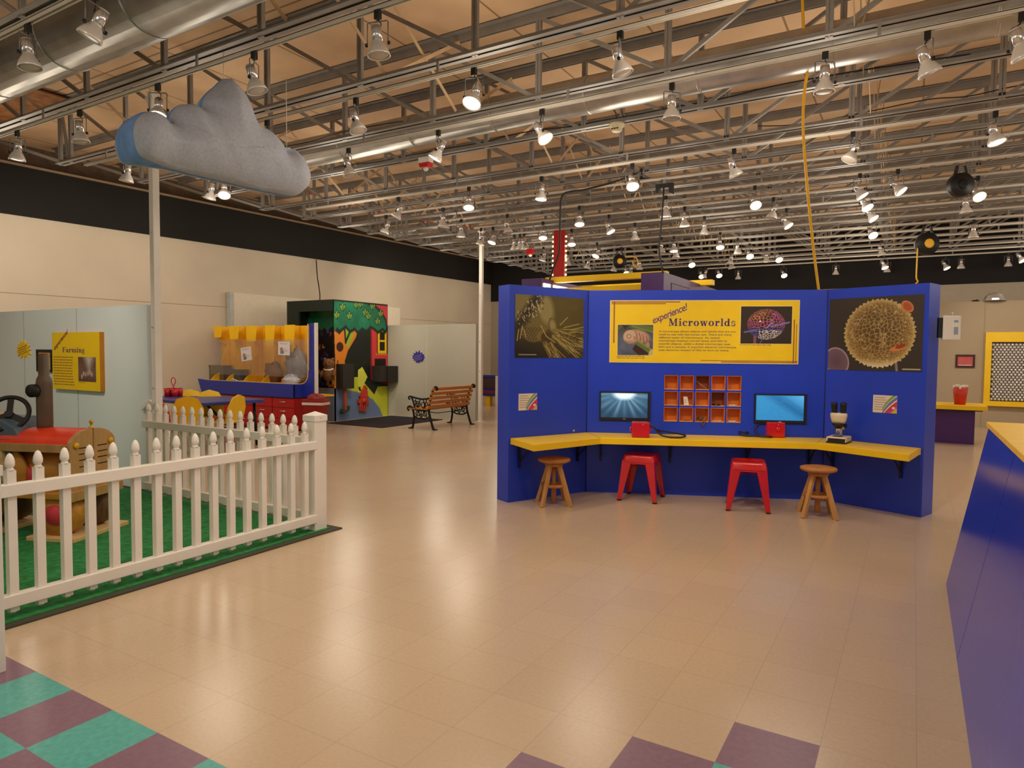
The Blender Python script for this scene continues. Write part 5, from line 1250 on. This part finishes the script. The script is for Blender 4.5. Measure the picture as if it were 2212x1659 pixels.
# bin
q = Zp(683, 936); t = thing('waste_bin', (q.x-.02, q.y+.02, 0), 'dark red swing-top waste bin with a white liner at the end of the craft counter', 'waste bin', .35)
BINR = mat('bin_red', (142, 20, 18), .4, var=.06)
def frus(mb, a0, b0, z0, a1, b1, z1):
    vs = [(-a0, -b0, z0), (a0, -b0, z0), (a0, b0, z0), (-a0, b0, z0), (-a1, -b1, z1), (a1, -b1, z1), (a1, b1, z1), (-a1, b1, z1)]
    return mb.add(vs, [(3, 2, 1, 0), (4, 5, 6, 7), (0, 1, 5, 4), (1, 2, 6, 5), (2, 3, 7, 6), (3, 0, 4, 7)])
frus(MB(), .13, .1, 0, .185, .14, .54).build('bin_body', BINR, t, bev=.015)
frus(MB(), .192, .147, .50, .192, .147, .545).build('liner', mat('liner_white', (226, 206, 196), .5), t)
mb = MB(); frus(mb, .198, .152, .545, .19, .145, .60); mb.lathe([(.17, .60), (.14, .66), (.08, .69), (.001, .70)], 16, sy=.75); mb.build('swing_lid', BINR, t, bev=.006)

# ------------------------------------------------------------------ puppet theatre with the painted tree
MX, MY0, MY1 = -10.16, 9.93, 11.56
WM = Wall((MX, MY0), (MX, MY1)); MH = WM.sz(715, 649)[1]
pt = thing('puppet_theatre', (MX-.6, (MY0+MY1)/2, 0), 'painted puppet theatre booth with a big green tree and a red house front', 'puppet theatre')
DG = mat('theatre_green', (26, 42, 34), .6, var=.08)
xl_ = Yp(620, 700, MY0).x
box(xl_, xl_+.35, MY0, MY0+.05, 0, MH).build('left_jamb', DG, pt, world=True); box(xl_+.35, MX-.03, MY0, MY0+.05, Yp(690, 672, MY0).z, MH).build('header', DG, pt, world=True)
box(xl_, xl_+.05, MY0+.05, MY1, 0, MH).build('rear_wall', DG, pt, world=True); box(xl_, MX-.03, MY1-.04, MY1, 0, MH).build('end_wall', DG, pt, world=True); box(xl_, MX, MY0, MY1, MH, MH+.03).build('roof_board', DG, pt, world=True)
zs_ = Yp(700, 838, MY0).z
box(xl_+.35, MX-.0, MY0-.01, MY0+.05, 0, zs_).build('sill_board', mat('theatre_slate', (120, 136, 158), .6, var=.04), pt, world=True)
def art_inside(U, V):
    A = Art(U, V, (34, 24, 30)); rg = random.Random(2); cols_ = [(150, 70, 34), (60, 40, 90), (30, 60, 50), (170, 120, 40), (90, 30, 40), (60, 80, 140), (24, 20, 26)]
    for k in range(70): a, b = rg.random(), rg.uniform(0, .75); A.poly([(a, b), (a+rg.uniform(.02, .07), b), (a+rg.uniform(.02, .06), b+rg.uniform(.02, .08)), (a, b+rg.uniform(.02, .08))], cols_[k % 7])
    for k in range(40): A.fill(A.ell(rg.random(), .8+.14*rg.random(), .09, .07), (22+rg.randint(0, 16), 92+rg.randint(0, 30), 66), .3)
    A.poly([(.55, 0), (.8, 0), (.8, .36), (.55, .33)], (206, 116, 66))
    for i in range(3):
        for j in range(4): A.poly([(.58+.07*i, .04+.075*j), (.63+.07*i, .04+.075*j), (.63+.07*i, .095+.075*j), (.58+.07*i, .095+.075*j)], (250, 226, 190) if (i+j) % 3 else (40, 24, 30))
    A.poly([(.8, 0), (.93, 0), (.93, .28), (.86, .34), (.8, .3)], (196, 216, 60)); return A.C
pz = Yp(690, 845, MY0+.1).z
paint('scenery_print', pt, xl_+.05-(pt.location.x), zs_-.02, (MX-.2-xl_), MH-zs_-.1, MY0+.5-pt.location.y, 130, 120, art_inside, PAINT)
MB().lathe([(.05, 0), (.06, -.03), (.001, -.03)], 14, Yp(672, 667, MY0+.25)).build('ceiling_lamp', mat('puppet_lamp', (255, 222, 160), .4, emit=3.), pt, world=True)
PX0, PX1, PYT, PYB = 713., 820., 648., 908.
def mural(U, V):
    # U along the panel, V upwards; features follow the painted theatre front
    A = Art(U, V, (24, 34, 26))
    A.poly([(.66, .36), (1, .36), (1, 1), (.66, 1)], (222, 60, 66)); A.poly([(.66, .34), (1, .28), (1, .4), (.7, .42)], (196, 30, 34))
    A.poly([(0, 0), (1, 0), (1, .27), (.8, .27), (.73, .2), (.5, .33), (.46, .36), (.3, .36), (.25, .3), (0, .3)], (206, 216, 50))
    A.poly([(.42, .2), (.6, .36), (.5, .45), (.42, .42)], (226, 232, 86)); A.poly([(.0, 0), (.9, 0), (.83, .08), (.7, .16), (.52, .21), (.4, .235), (.2, .26), (0, .28)], (110, 134, 172))
    A.poly([(.52, .22), (.55, .29), (.6, .26), (.57, .22)], (20, 24, 18)); A.poly([(.42, .27), (.45, .24), (.48, .24), (.46, .28)], (20, 24, 18))
    OT = (222, 132, 40)
    A.poly([(0, .27), (.02, .5), (0, .8), (.3, .8), (.46, .82), (.4, .7), (.24, .58), (.19, .5), (.21, .3), (.19, .27)], OT); A.poly([(.19, .66), (.24, .61), (.34, .72), (.3, .78), (.19, .77)], (150, 186, 50))
    A.stroke([(0, .77), (.09, .74), (.18, .79), (.2, .66), (.32, .8), (.44, .8), (.4, .7), (.25, .58), (.2, .5), (.21, .28)], .012, (30, 18, 10), False)
    d = A.ell(.1, .62, .06, .04); A.fill(d, (60, 30, 14), .2); A.line(.06, .5, .05, .3, .01, (120, 60, 14))
    # window and door of the house
    A.poly([(.79, .57), (.985, .57), (.985, .78), (.79, .78)], (246, 206, 20)); A.poly([(.84, .69), (.94, .69), (.94, .765), (.84, .765)], (26, 24, 18)); A.poly([(.84, .59), (.94, .59), (.94, .67), (.84, .67)], (26, 24, 18))
    A.poly([(.76, .555), (1, .555), (1, .572), (.76, .572)], (206, 150, 40)); A.stroke([(.79, .57), (.79, .78), (.985, .78), (.985, .57)], .008, (60, 20, 10), False); A.poly([(.74, .40), (.96, .4), (.96, .52), (.74, .52)], (24, 16, 14)); A.line(.67, .36, .67, .78, .01, (120, 20, 24))
    # crown
    n = fbm(U*5, V*7, 5); g = np.array((20, 120, 84.))*(.7+.6*n[..., None])
    cr_ = [(0, .74), (0, 1), (.62, 1.0), (.75, .985), (.87, .94), (.96, .87), (.985, .79), (.95, .76), (.9, .785), (.8, .755), (.74, .78), (.66, .8), (.58, .76), (.5, .78), (.42, .745), (.36, .775), (.28, .75), (.2, .79), (.1, .75), (.05, .77)]
    m = np.zeros(U.shape, bool)
    for i in range(len(cr_)):
        (x0, y0), (x1, y1) = cr_[i], cr_[(i+1) % len(cr_)]; m ^= ((y0 > V) != (y1 > V)) & (U < (x1-x0)*(V-y0)/((y1-y0) if y1 != y0 else 1e-9)+x0)
    A.mix(m.astype(float), g); A.stroke(cr_[2:], .012, (12, 40, 30), False)
    rg = random.Random(9)
    for x, y in ((.15, .93), (.4, .96), (.27, .86), (.56, .9), (.62, .87), (.05, .86), (.8, .83), (.86, .9), (.48, .97), (.7, .96)):
        for s_ in (-.8, .1, .9):
            a = pi/2+s_; d = A.ell(x+.03*cos(a), y+.03*sin(a), .035, .014, a); A.fill(d, (128, 170, 66) if s_ else (60, 140, 80), .3); A.mix((d > .85)*(d < 1.25)*.9, (14, 50, 34))
    return A.C
front = paint('tree_panel', pt, 0, 0, MY1-MY0, MH, 0, 190, 240, mural, PAINT)
front.location = (MX-pt.location.x, MY0-pt.location.y, 0); front.rotation_euler = (0, 0, rad(90))
def relief(px, py, x=MX): p = Xp(px, py, x); return p
HYD = mat('hydrant_red', (206, 66, 40), .5, var=.1)
a, b = Xp(770, 890, MX+.03), Xp(795, 832, MX+.03)
t = thing('fire_hydrant_cutout', ((MX+.012), (a.y+b.y)/2, a.z), 'orange-red fire hydrant cut-out leaning on the painted theatre front', 'hydrant', rad(90)); w_, h_ = b.y-a.y, b.z-a.z
M = Matrix.Rotation(rad(8), 4, 'Y')
MB().prism([(-w_*.28, 0), (w_*.28, 0), (w_*.3, h_*.55), (-w_*.3, h_*.55)], -.04, 0, 'y', M).build('barrel', HYD, t, bev=.006); MB().prism([(-w_*.38, h_*.55), (w_*.38, h_*.55), (w_*.36, h_*.62), (w_*.26, h_*.64), (w_*.22, h_*.8), (w_*.08, h_*.9), (w_*.06, h_), (-w_*.06, h_), (-w_*.08, h_*.9), (-w_*.22, h_*.8), (-w_*.26, h_*.64), (-w_*.36, h_*.62)], -.045, 0, 'y', M).build('bonnet', HYD, t)
MB().lathe([(w_*.17, 0), (w_*.17, .02), (.001, .022)], 14, M @ Vector((0, -.04, h_*.4)), Matrix.Rotation(rad(90), 4, 'X')).build('front_cap', HYD, t)
for s in (-1, 1): MB().prism([(s*w_*.3, h_*.3), (s*w_*.46, h_*.3), (s*w_*.46, h_*.44), (s*w_*.3, h_*.44)], -.035, 0, 'y', M).build('side_nozzle', HYD, t)
for i in range(3): MB().prism([(-w_*.2+i*w_*.17, h_*.02), (-w_*.17+i*w_*.17, h_*.02), (-w_*.17+i*w_*.17, h_*.3), (-w_*.2+i*w_*.17, h_*.3)], -.042, -.04, 'y', M).build('black_line', BLACK, t)
a, b = Xp(735, 840, MX+.12), Xp(759, 786, MX+.12)
t = thing('speaker_box', (MX+.001, (a.y+b.y)/2, a.z), 'tall black box with an orange handle hanging on the theatre front by the trunk', 'box', rad(90)); w_, h_ = b.y-a.y, b.z-a.z
box(-w_/2, w_/2, -.2, 0, 0, h_).build('box_body', mat('box_charcoal', (44, 40, 36), .6, var=.05), t, bev=.004)
hb = a.z-Xp(748, 893, MX+.1).z
box(-.03, .03, -.12, -.07, -hb*.95, 0).build('handle', mat('handle_orange', (176, 84, 44), .5), t, bev=.006); MB().prism([(-.11, -hb*.92), (-.07, -hb), (.08, -hb*.9), (.11, -hb*.72), (.09, -hb*.7), (.04, -hb*.84), (-.05, -hb*.86), (-.09, -hb*.8)], -.14, -.05, 'y').build('hook_grip', mat('grip_green', (58, 74, 60), .5), t)
a, b = Xp(795, 826, MX+.2), Xp(842, 790, MX+.2); zb_ = a.z
t = thing('speaker_box', (MX+.001, MY1-.30, zb_), 'pair of square black boxes jutting from the theatre front by the red house', 'box', rad(90)); h_ = b.z-a.z
box(-.22, -.02, -.26, 0, 0, h_).build('box_body', mat('box_charcoal', (44, 40, 36), .6), t, bev=.004); box(-.02, .30, -.30, -.05, -.02, h_*.98).build('box_body', mat('box_charcoal2', (34, 30, 26), .6), t, bev=.004)
# bear puppet looking out of the opening
q = Yp(712, 822, MY0-.1); bp = thing('bear_puppet', Vector((q.x, MY0-.12, q.z)), 'brown plush bear puppet leaning out of the theatre opening', 'puppet', .5)
FUR = mat('bear_fur', (122, 84, 52), .95, var=.25, scale=28, bump=.8)
mb = MB(); mb.lathe([(.06, -.02), (.13, .05), (.15, .16), (.12, .27), (.1, .3), (.12, .34), (.15, .42), (.13, .5), (.07, .55), (.001, .56)], 20); 
for s in (-1, 1): mb.tube([(s*.11, 0, .26), (s*.17, -.08, .18), (s*.14, -.14, .12)], [.05, .045, .04], 10); mb.sphere((s*.1, .0, .54), .045, 10, (1, .6, 1))
mb.sphere((0, -.13, .41), .065, 12, (1, 1, .8)); mb.build('body', FUR, bp)
bp.scale = (.8, .8, .8); MB().sphere((0, -.19, .43), .02, 8).build('nose', BLACK, bp)
for s in (-1, 1): MB().sphere((s*.05, -.125, .47), .014, 8).build('eye', BLACK, bp)
mb = MB(); mb.tube([(-.12, -.02, .3), (-.06, -.11, .27), (.06, -.11, .27), (.12, -.02, .3)], .02, 8); mb.build('white_collar', WHITE, bp)
# the cord that comes down to the theatre roof, small items on top
hang('power_cable', [(XW+.1, 11.55, 3.62), (-12.1, 11.3, 3.2), (-11.7, 11.0, 2.75), (-11.5, 10.8, MH+.03)], .012, CAB, 'black cable slanting from the soffit down to the theatre roof', 'cable', 'cable_line')
t = thing('junction_box', (-11.3, 10.8, MH+.03), 'small olive box on top of the puppet theatre roof', 'box'); box(-.12, .12, -.08, .08, 0, .07).build('box_body', mat('olive_box', (108, 104, 40), .6), t, bev=.004); box(-.04, .04, -.04, .04, .07, .085).build('lid', BLACK, t)

# rug, bench, badge
rp_ = [Zp(717, 914.5), Zp(822, 924.5), Zp(942, 907), Zp(842, 899.5)]
tag(MB().prism([(-.72, -.95), (.72, -.95), (.72, .95), (-.72, .95)], .0, .012).build('floor_rug', mat('rug_navy', (38, 30, 40), .95, var=.2, scale=30, bump=.5)), 'dark navy rug on the floor in front of the puppet theatre', 'rug').location = (-9.27, 10.52, 0)
WB = Wall((-10.42, 11.58), (-7.72, 11.58))
burst('star_badge', WB, (889, 757, 920, 786), 'dark blue starburst badge on the grey partition above the bench', 'badge', mat('badge_blue', (40, 54, 150), .5), mat('badge_ink', (150, 110, 140), .6), 13, rad(12), 8)
bl, br_ = Vector((-7.80, 9.85, 0)), Vector((-7.86, 11.09, 0))
bn = thing('park_bench', (-7.83, 10.47, 0), 'park bench with wooden slats and black scrolled cast-iron ends, seen from behind', 'bench')
SLAT = mat('bench_slat', (206, 128, 50), .45, var=.1, scale=5, stretch=(3, .6, 3))
# profile in x (back = +x side, towards the viewer's right), z up
for yy in (9.86, 11.08):
    g = MB(); R2 = .017
    def TB(p, r=R2): g.tube([(x_, yy, z_) for x_, z_ in spline(p, 5)], r, 8)
    TB([(-8.09, .0), (-8.05, .03), (-8.03, .12), (-8.02, .24), (-8.05, .36), (-8.1, .41), (-8.155, .40), (-8.165, .36), (-8.14, .335)], .02)
    TB([(-7.53, .0), (-7.57, .03), (-7.61, .14), (-7.65, .26), (-7.67, .36), (-7.655, .48), (-7.62, .62), (-7.57, .74), (-7.53, .79), (-7.49, .79), (-7.48, .76), (-7.5, .74)], .022)
    TB([(-8.1, .40), (-7.95, .355), (-7.8, .35), (-7.67, .36)], .02)
    TB([(-8.0, .38), (-8.03, .48), (-8.06, .55), (-8.1, .60), (-8.14, .59), (-8.145, .56), (-8.12, .545)], .016)
    TB([(-8.1, .60), (-8.0, .58), (-7.85, .56), (-7.72, .57), (-7.64, .585)], .018)
    TB([(-8.02, .24), (-7.93, .2), (-7.83, .19), (-7.73, .2), (-7.65, .25)], .014)
    for cx_, cz_, r_ in ((-7.93, .46, .055), (-7.93, .46, .025), (-7.8, .45, .05), (-7.93, .285, .042), (-7.76, .285, .042), (-7.85, .25, .03), (-7.73, .47, .03), (-8.0, .49, .03)):
        g.tube([(cx_+r_*cos(2*pi*k/16), yy, cz_+r_*sin(2*pi*k/16)) for k in range(16)], .009, 6, closed=True)
    for x0_, z0_, x1_, z1_ in ((-7.99, .55, -7.93, .41), (-7.87, .55, -7.93, .41), (-7.8, .55, -7.75, .38), (-7.72, .55, -7.8, .38), (-7.97, .22, -7.9, .34), (-7.72, .22, -7.8, .34), (-7.85, .19, -7.85, .35)): g.bar((x0_, yy, z0_), (x1_, yy, z1_), .012, .014)
    for fx in (-8.09, -7.53): g.prism([(fx-.05, 0), (fx+.05, 0), (fx+.03, .02), (fx-.03, .02)], yy-.03, yy+.03, 'y')
    g.build('end_frame', DARK, bn, world=True)
for k in range(5):
    f_ = k/4; z = .42+.335*f_; x = -7.645+.115*f_**1.4
    MB().bar((x, 9.80, z), (x, 11.14, z), .025, .058, (.22, 0, 1)).build('back_slat', SLAT, bn, world=True)
for k in range(5): MB().bar((-8.08+k*.095, 9.80, .378-.008*abs(2-k)*0), (-8.08+k*.095, 11.14, .378), .07, .022).build('seat_slat', SLAT, bn, world=True)
MB().tube([(-7.63, 9.86, .33), (-7.75, 10.2, .28), (-7.75, 10.75, .28), (-7.63, 11.08, .33)], .008, 6).build('tie_rod', DARK, bn, world=True)
# ------------------------------------------------------------------ blue desk at the right
dx0 = .218; DZ = 1.036; dx1 = .405
dk = thing('display_desk', (.7, 3.0, 0), 'large royal blue slanted desk with yellow top at the right edge', 'desk')
yn, yf = -1.2, 5.0
ys = Xp(2186, 968, dx1-.012).y
DBL = mat('desk_blue', (32, 62, 200), .2, var=.05, scale=3, spec=.8)
for a, b in ((yn, ys-.004), (ys+.004, yf)):
    MB().prism([(dx0, 0.0), (1.5, 0.0), (1.5, DZ-.03), (dx1, DZ-.03)], a, b, 'y').build('side_panel', DBL, dk, world=True)
MB().prism([(dx0+.012, 0.0), (1.49, 0), (1.49, DZ-.04), (dx1+.012, DZ-.04)], ys-.004, ys+.004, 'y').build('panel_joint', mat('joint_pale', (150, 150, 190), .5), dk, world=True)
box(dx1-.012, 1.52, yn, yf+.02, DZ-.03, DZ).build('desk_top', mat('desk_yellow', (252, 206, 62), .45, var=.03), dk, world=True, bev=.003)
# ------------------------------------------------------------------ far right corner
pc = thing('side_counter', (.5, 13.4, 0), 'purple cabinet with yellow top standing beyond the right end of the booth', 'counter')
za = Yp(2103, 883, 13.25).z; xr_ = Yp(2105, 930, 13.25).x; xt = Yp(2134, 880, 13.15).x
box(-.9, xr_, 13.25, 13.9, .0, za-.02).build('cabinet_body', PURPLE, pc, world=True); box(-.9, xr_+.1, 13.2, 13.25, za-.04, za-.02).build('apron', mat('apron_dark', (60, 36, 20), .6), pc, world=True)
box(-1., xt, 13.12, 14.0, za-.02, za+.05).build('counter_top', YEL, pc, world=True, bev=.004)
q = Zp(2067, 867, za+.05); bk = thing('popcorn_bucket', (q.x, 13.45, za+.05), 'red tapered bucket heaped with pale popcorn on the purple side counter', 'bucket')
rb = (Yp(2083, 850, 13.45).x-Yp(2049, 850, 13.45).x)/2; hb_ = Yp(2066, 836, 13.45).z-za-.05
MB().lathe([(rb*.72, 0), (rb, hb_), (rb*.94, hb_), (rb*.7, .02), (.001, .02)], 24).build('bucket_body', mat('bucket_red', (206, 46, 26), .45, var=.08), bk)
mb = MB(); rg = random.Random(4)
for k in range(40): a = rg.uniform(0, 2*pi); r_ = rb*.92*math.sqrt(rg.random()); mb.sphere((r_*cos(a), r_*sin(a), hb_-.01+.03*rg.random()), .028, 6)
mb.build('popcorn', CREAM, bk)['kind'] = 'stuff'
WP = Wall((.2, 16.6), (8.9, 16.6))
s0, z0, w_, h_ = WP.rect(2064, 766, 2106, 794)
t = thing('picture_frame', WP.at(s0, z0), 'small dark-framed pink picture on the taupe partition', 'frame', 0)
mb = MB(); mb.box(0, w_, -.03, 0, 0, .035).box(0, w_, -.03, 0, h_-.035, h_).box(0, .035, -.03, 0, .035, h_-.035).box(w_-.035, w_, -.03, 0, .035, h_-.035); mb.build('frame', mat('frame_maroon', (58, 24, 24), .5), t)
box(.035, w_-.035, -.012, 0, .035, h_-.035).build('picture', mat('picture_pink', (206, 92, 92), .6, var=.1), t); box(.05, w_-.05, -.013, -.012, .04, .055).build('caption_strip', CREAM, t)
x0_, z1_ = WP.sz(2129, 718); zb_ = WP.sz(2129, 876)[1]; xi, zi = WP.sz(2142, 739); zib = WP.sz(2141, 866)[1]; W_ = 2.2
t = thing('pin_screen', WP.at(x0_, zb_), 'yellow framed silver pin screen mounted on the taupe partition', 'pin screen'); H_ = z1_-zb_; a = xi-x0_; b = zi-zb_; c = zib-zb_
mb = MB(); mb.box(0, W_, -.1, 0, 0, c).box(0, W_, -.1, 0, b, H_).box(0, a, -.1, 0, c, b).box(W_-a, W_, -.1, 0, c, b); mb.build('frame', YEL, t, bev=.004)
box(a, W_-a, -.02, 0, c, b).build('backing', mat('pin_backing', (90, 84, 80), .4, metal=.4), t)
mb = MB(); st_ = .062; r_ = 0
z = c+.04
while z < b-.02:
    x = a+.03+(st_/2 if r_ % 2 else 0)
    while x < min(W_-a, 1.2): mb.lathe([(.028, 0), (.027, .03), (.016, .044), (.001, .048)], 8, (x, -.02, z), Matrix.Rotation(rad(90), 4, 'X')); x += st_
    z += st_*.8; r_ += 1
o = mb.build('pins', mat('pin_silver', (232, 226, 222), .22, metal=.45), t); o['kind'] = 'stuff'
q = Yp(2149, 645, 16.62); t = thing('mirror_dome', (q.x, 16.65, 2.56), 'chrome faceted dome resting on top of the taupe partition', 'dome')
rr_ = .19
MB().lathe([(rr_*1.0, 0), (rr_*.96, .05), (rr_*.8, .11), (rr_*.5, .15), (.001, .17)], 10, sm=False).build('dome_shell', CHROME, t); MB().lathe([(rr_*1.06, 0), (rr_*1.06, .012), (rr_, .014)], 20).build('dome_rim', STEEL, t)
q = Yp(2108, 643, 16.62); t = thing('black_puck', (q.x, 16.65, 2.56), 'small flat black puck on the partition top left of the chrome dome', 'puck'); MB().lathe([(.07, 0), (.075, .01), (.05, .03), (.001, .034)], 14).build('puck_body', BLACK, t); MB().sphere((.02, -.02, .034), .012, 8).build('puck_knob', DARK, t)
# ------------------------------------------------------------------ purple stand with yellow beams and the red column behind the booth
ky = 9.4
ps = thing('beam_stand', (-4.2, ky+1, 0), 'purple stand with yellow beams and lit panel rising behind the booth', 'stand')
A0, A1, A2, A3 = Yp(1127, 603, ky), Yp(1170, 604, ky), Yp(1385, 590, ky), Yp(1434, 589, ky)
box(A0.x, A1.x, ky, ky+3.2, 0, A0.z).build('side_tower', PURPLE, ps, world=True); box(A2.x, A3.x, ky, ky+3.4, 0, A2.z).build('side_tower', PURPLE, ps, world=True)
zl0 = Yp(1172, 624, ky).z
LIT = mat('lit_panel', (255, 244, 214), .4, emit=5.)
for a, b in ((.06, .28), (.40, 2.0)): box(A1.x, A1.x+.012, ky+a, ky+b, A1.z-.24, A1.z-.05).build('light_panel', LIT, ps, world=True)
zb1 = Yp(1300, 598, ky+.5).z; zb2 = Yp(1300, 622, ky+.5).z
box(A0.x+.2, A3.x-.1, ky+.42, ky+.55, zb1-.06, zb1+.03).build('upper_beam', YEL, ps, world=True, bev=.004); box(A1.x, A2.x, ky+.42, ky+.55, zb2-.06, zb2+.02).build('lower_beam', YEL, ps, world=True, bev=.004)
box(A0.x+.1, A3.x+.2, ky+1.9, ky+2.05, A2.z-.02, A2.z+.07).build('rear_beam', YEL, ps, world=True, bev=.004)
mb = MB(); mb.box(A3.x, A3.x+.006, ky+.35, ky+.36, A2.z-.5, A2.z-.12).box(A3.x, A3.x+.006, ky+.36, ky+1.3, A2.z-.13, A2.z-.12); mb.build('access_seam', mat('purple_dark', (46, 22, 66), .5), ps, world=True)
MB().sphere((A3.x+.01, ky+1.9, A2.z-.2), .02, 8).build('pilot_light', LIT, ps, world=True)
# red marquee column
cy_ = 11.6
C0, C1 = Yp(1199, 500, cy_), Yp(1222, 500, cy_); zt2 = C0.z
rc_ = thing('marquee_column', ((C0.x+C1.x)/2, cy_, 0), 'tall red column edged with small round bulbs behind the booth', 'column', YAW*.5)
wc_ = (C1.x-C0.x)/2*.95
box(-wc_, wc_, -.1, .1, 0, zt2).build('column_shaft', mat('column_red', (190, 26, 18), .3, var=.05, coat=.4), rc_, bev=.01)
z = 2.3
MB().box(-wc_-.02, wc_+.02, -.12, .12, 0, .1).build('column_base', mat('column_red', (190, 26, 18)), rc_)
while z < zt2-.05:
    for s in (-1, 1): MB().sphere((s*(wc_+.018), -.06, z), .022, 8).build('edge_bulb', mat('marquee_bulb', (255, 236, 190), .3, emit=1.2), rc_)
    z += .09
# cables end on the purple stand / booth; hook on booth top
# blue activity bench seen in the gap left of the booth
q = Zp(1052, 876); t = thing('activity_bench', (q.x-.3, q.y+.3, 0), 'dark blue activity bench with yellow leg in the gap between the pole and the booth', 'bench')
hz = Dp(1052, 811, q).z
box(-1.1, .6, 0, .06, .5*hz, hz).build('upper_panel', mat('bench_navy', (40, 44, 110), .5), t); mb = MB(); mb.box(-1.1, .6, -.03, 0, hz-.06, hz).box(-1.1, .6, -.03, 0, .49*hz, .53*hz); mb.build('front_rail', UBL, t)
box(-1.05, .55, -.01, 0, .55*hz, hz-.07).build('dark_board', mat('bench_board', (74, 50, 60), .6), t); box(-1.1, .6, -.35, .06, .40*hz, .49*hz).build('bench_seat', mat('bench_seat_red', (120, 24, 44), .5), t)
box(-1.1, .6, -.33, .04, .32*hz, .40*hz).build('seat_apron', UBL, t)
for x in (-.95, .25): box(x, x+.14, -.3, -.16, 0, .32*hz).build('leg', YEL, t)
for x in (-1.12, .6): box(x, x+.04, -.36, .07, 0, hz).build('end_post', WHITE, t)

# ------------------------------------------------------------------ light
w = bpy.data.worlds.new('world'); scene.world = w; w.use_nodes = True
bg = w.node_tree.nodes['Background']; bg.inputs['Color'].default_value = (1., .88, .74, 1); bg.inputs['Strength'].default_value = .32
scene.view_settings.view_transform = 'Standard'
scene.view_settings.exposure = 0.17
def spot(p, aim, e, size=80, blend=.7, rad_=.06, col=(1, .88, .71)):
    l = bpy.data.lights.new('spot', 'SPOT'); l.energy = e; l.spot_size = rad(size); l.spot_blend = blend; l.shadow_soft_size = rad_; l.color = col
    o = bpy.data.objects.new('spot_beam', l); COL.objects.link(o); o.location = p
    o.rotation_euler = Vector(aim).to_track_quat('-Z', 'Y').to_euler(); return o
def glow(p, e, r=.35, col=(1, .87, .70)):
    l = bpy.data.lights.new('glow', 'POINT'); l.energy = e; l.shadow_soft_size = r; l.color = col
    o = bpy.data.objects.new('roof_fill', l); COL.objects.link(o); o.location = p; return o
# added point lights without fixtures, to brighten roof, joists and walls
for x in (-10.6, -7.4, -4.2, -1.0, 2.2, 5.4):
    for y in (1.0, 4.4, 7.6, 10.8, 14.0, 17.2):
        if x < -9 and y < 2: continue
        if (x, y) == (-4.2, 4.4): x, y = -3.4, 5.2
        if (x, y) == (-7.4, 4.4): x, y = -7.6, 5.4
        glow((x, y, 3.3), 26 if y > 3 else 16)
# added wide fill spots without fixtures, standing in for unseen track lamps
for x, y, e in ((-5.5, 0, 28), (-2, -1.5, 75), (1.5, -1, 60), (-2.2, 1.5, 70), (-2.6, 2.8, 40), (-.6, 4.4, 40), (-6.2, 6.6, 40), (-3.2, 3.6, 40), (-9.0, 10, 40), (-6.6, 9.6, 50), (1.6, 13.6, 50)):
    spot((x, y, 3.4), (0, 0.0, -1), e, 140, .9, .15)
# added spots without fixtures that brighten the exhibits and walls
for p, q, e, sz in (((-2.0, 3.6, 3.5), (-2.2, 6.6, 1.4), 120, 50), ((-.4, 4.6, 3.5), (-.6, 7.0, 1.3), 70, 55), ((-3.8, 4.6, 3.5), (-2.9, 6, 1.2), 40, 50), ((-6.2, 1.4, 3.4), (-8.2, 3.9, 1.1), 150, 62), ((-3.4, 1.2, 3.4), (-4.2, 3.0, .4), 42, 50), ((-8.6, 5.2, 3.5), (-10.6, 8.5, 1.2), 110, 60), ((-7.6, 8.8, 3.5), (-10.2, 10.8, 1.4), 110, 50), ((-8.8, 8.8, 3.5), (-8.8, 11.6, 1.2), 80, 60), ((1.2, 13.6, 3.5), (1.6, 16.6, 1.2), 120, 60), ((-9.6, 4.4, 3.5), (-12.4, 6, 2.4), 120, 80), ((-9.6, 13, 3.5), (-12.4, 14, 2.4), 90, 80)):
    spot(p, Vector(q)-Vector(p), e, sz, .8, .08)
CLOUD = Vector((-5.15, 3.6, 3.2))
for p, aim in BEAMS:
    if (p-CLOUD).length > 1.5: spot(p, aim, 22, 62, .8, .05, (1, .9, .74))

scene.cycles.max_bounces = 8
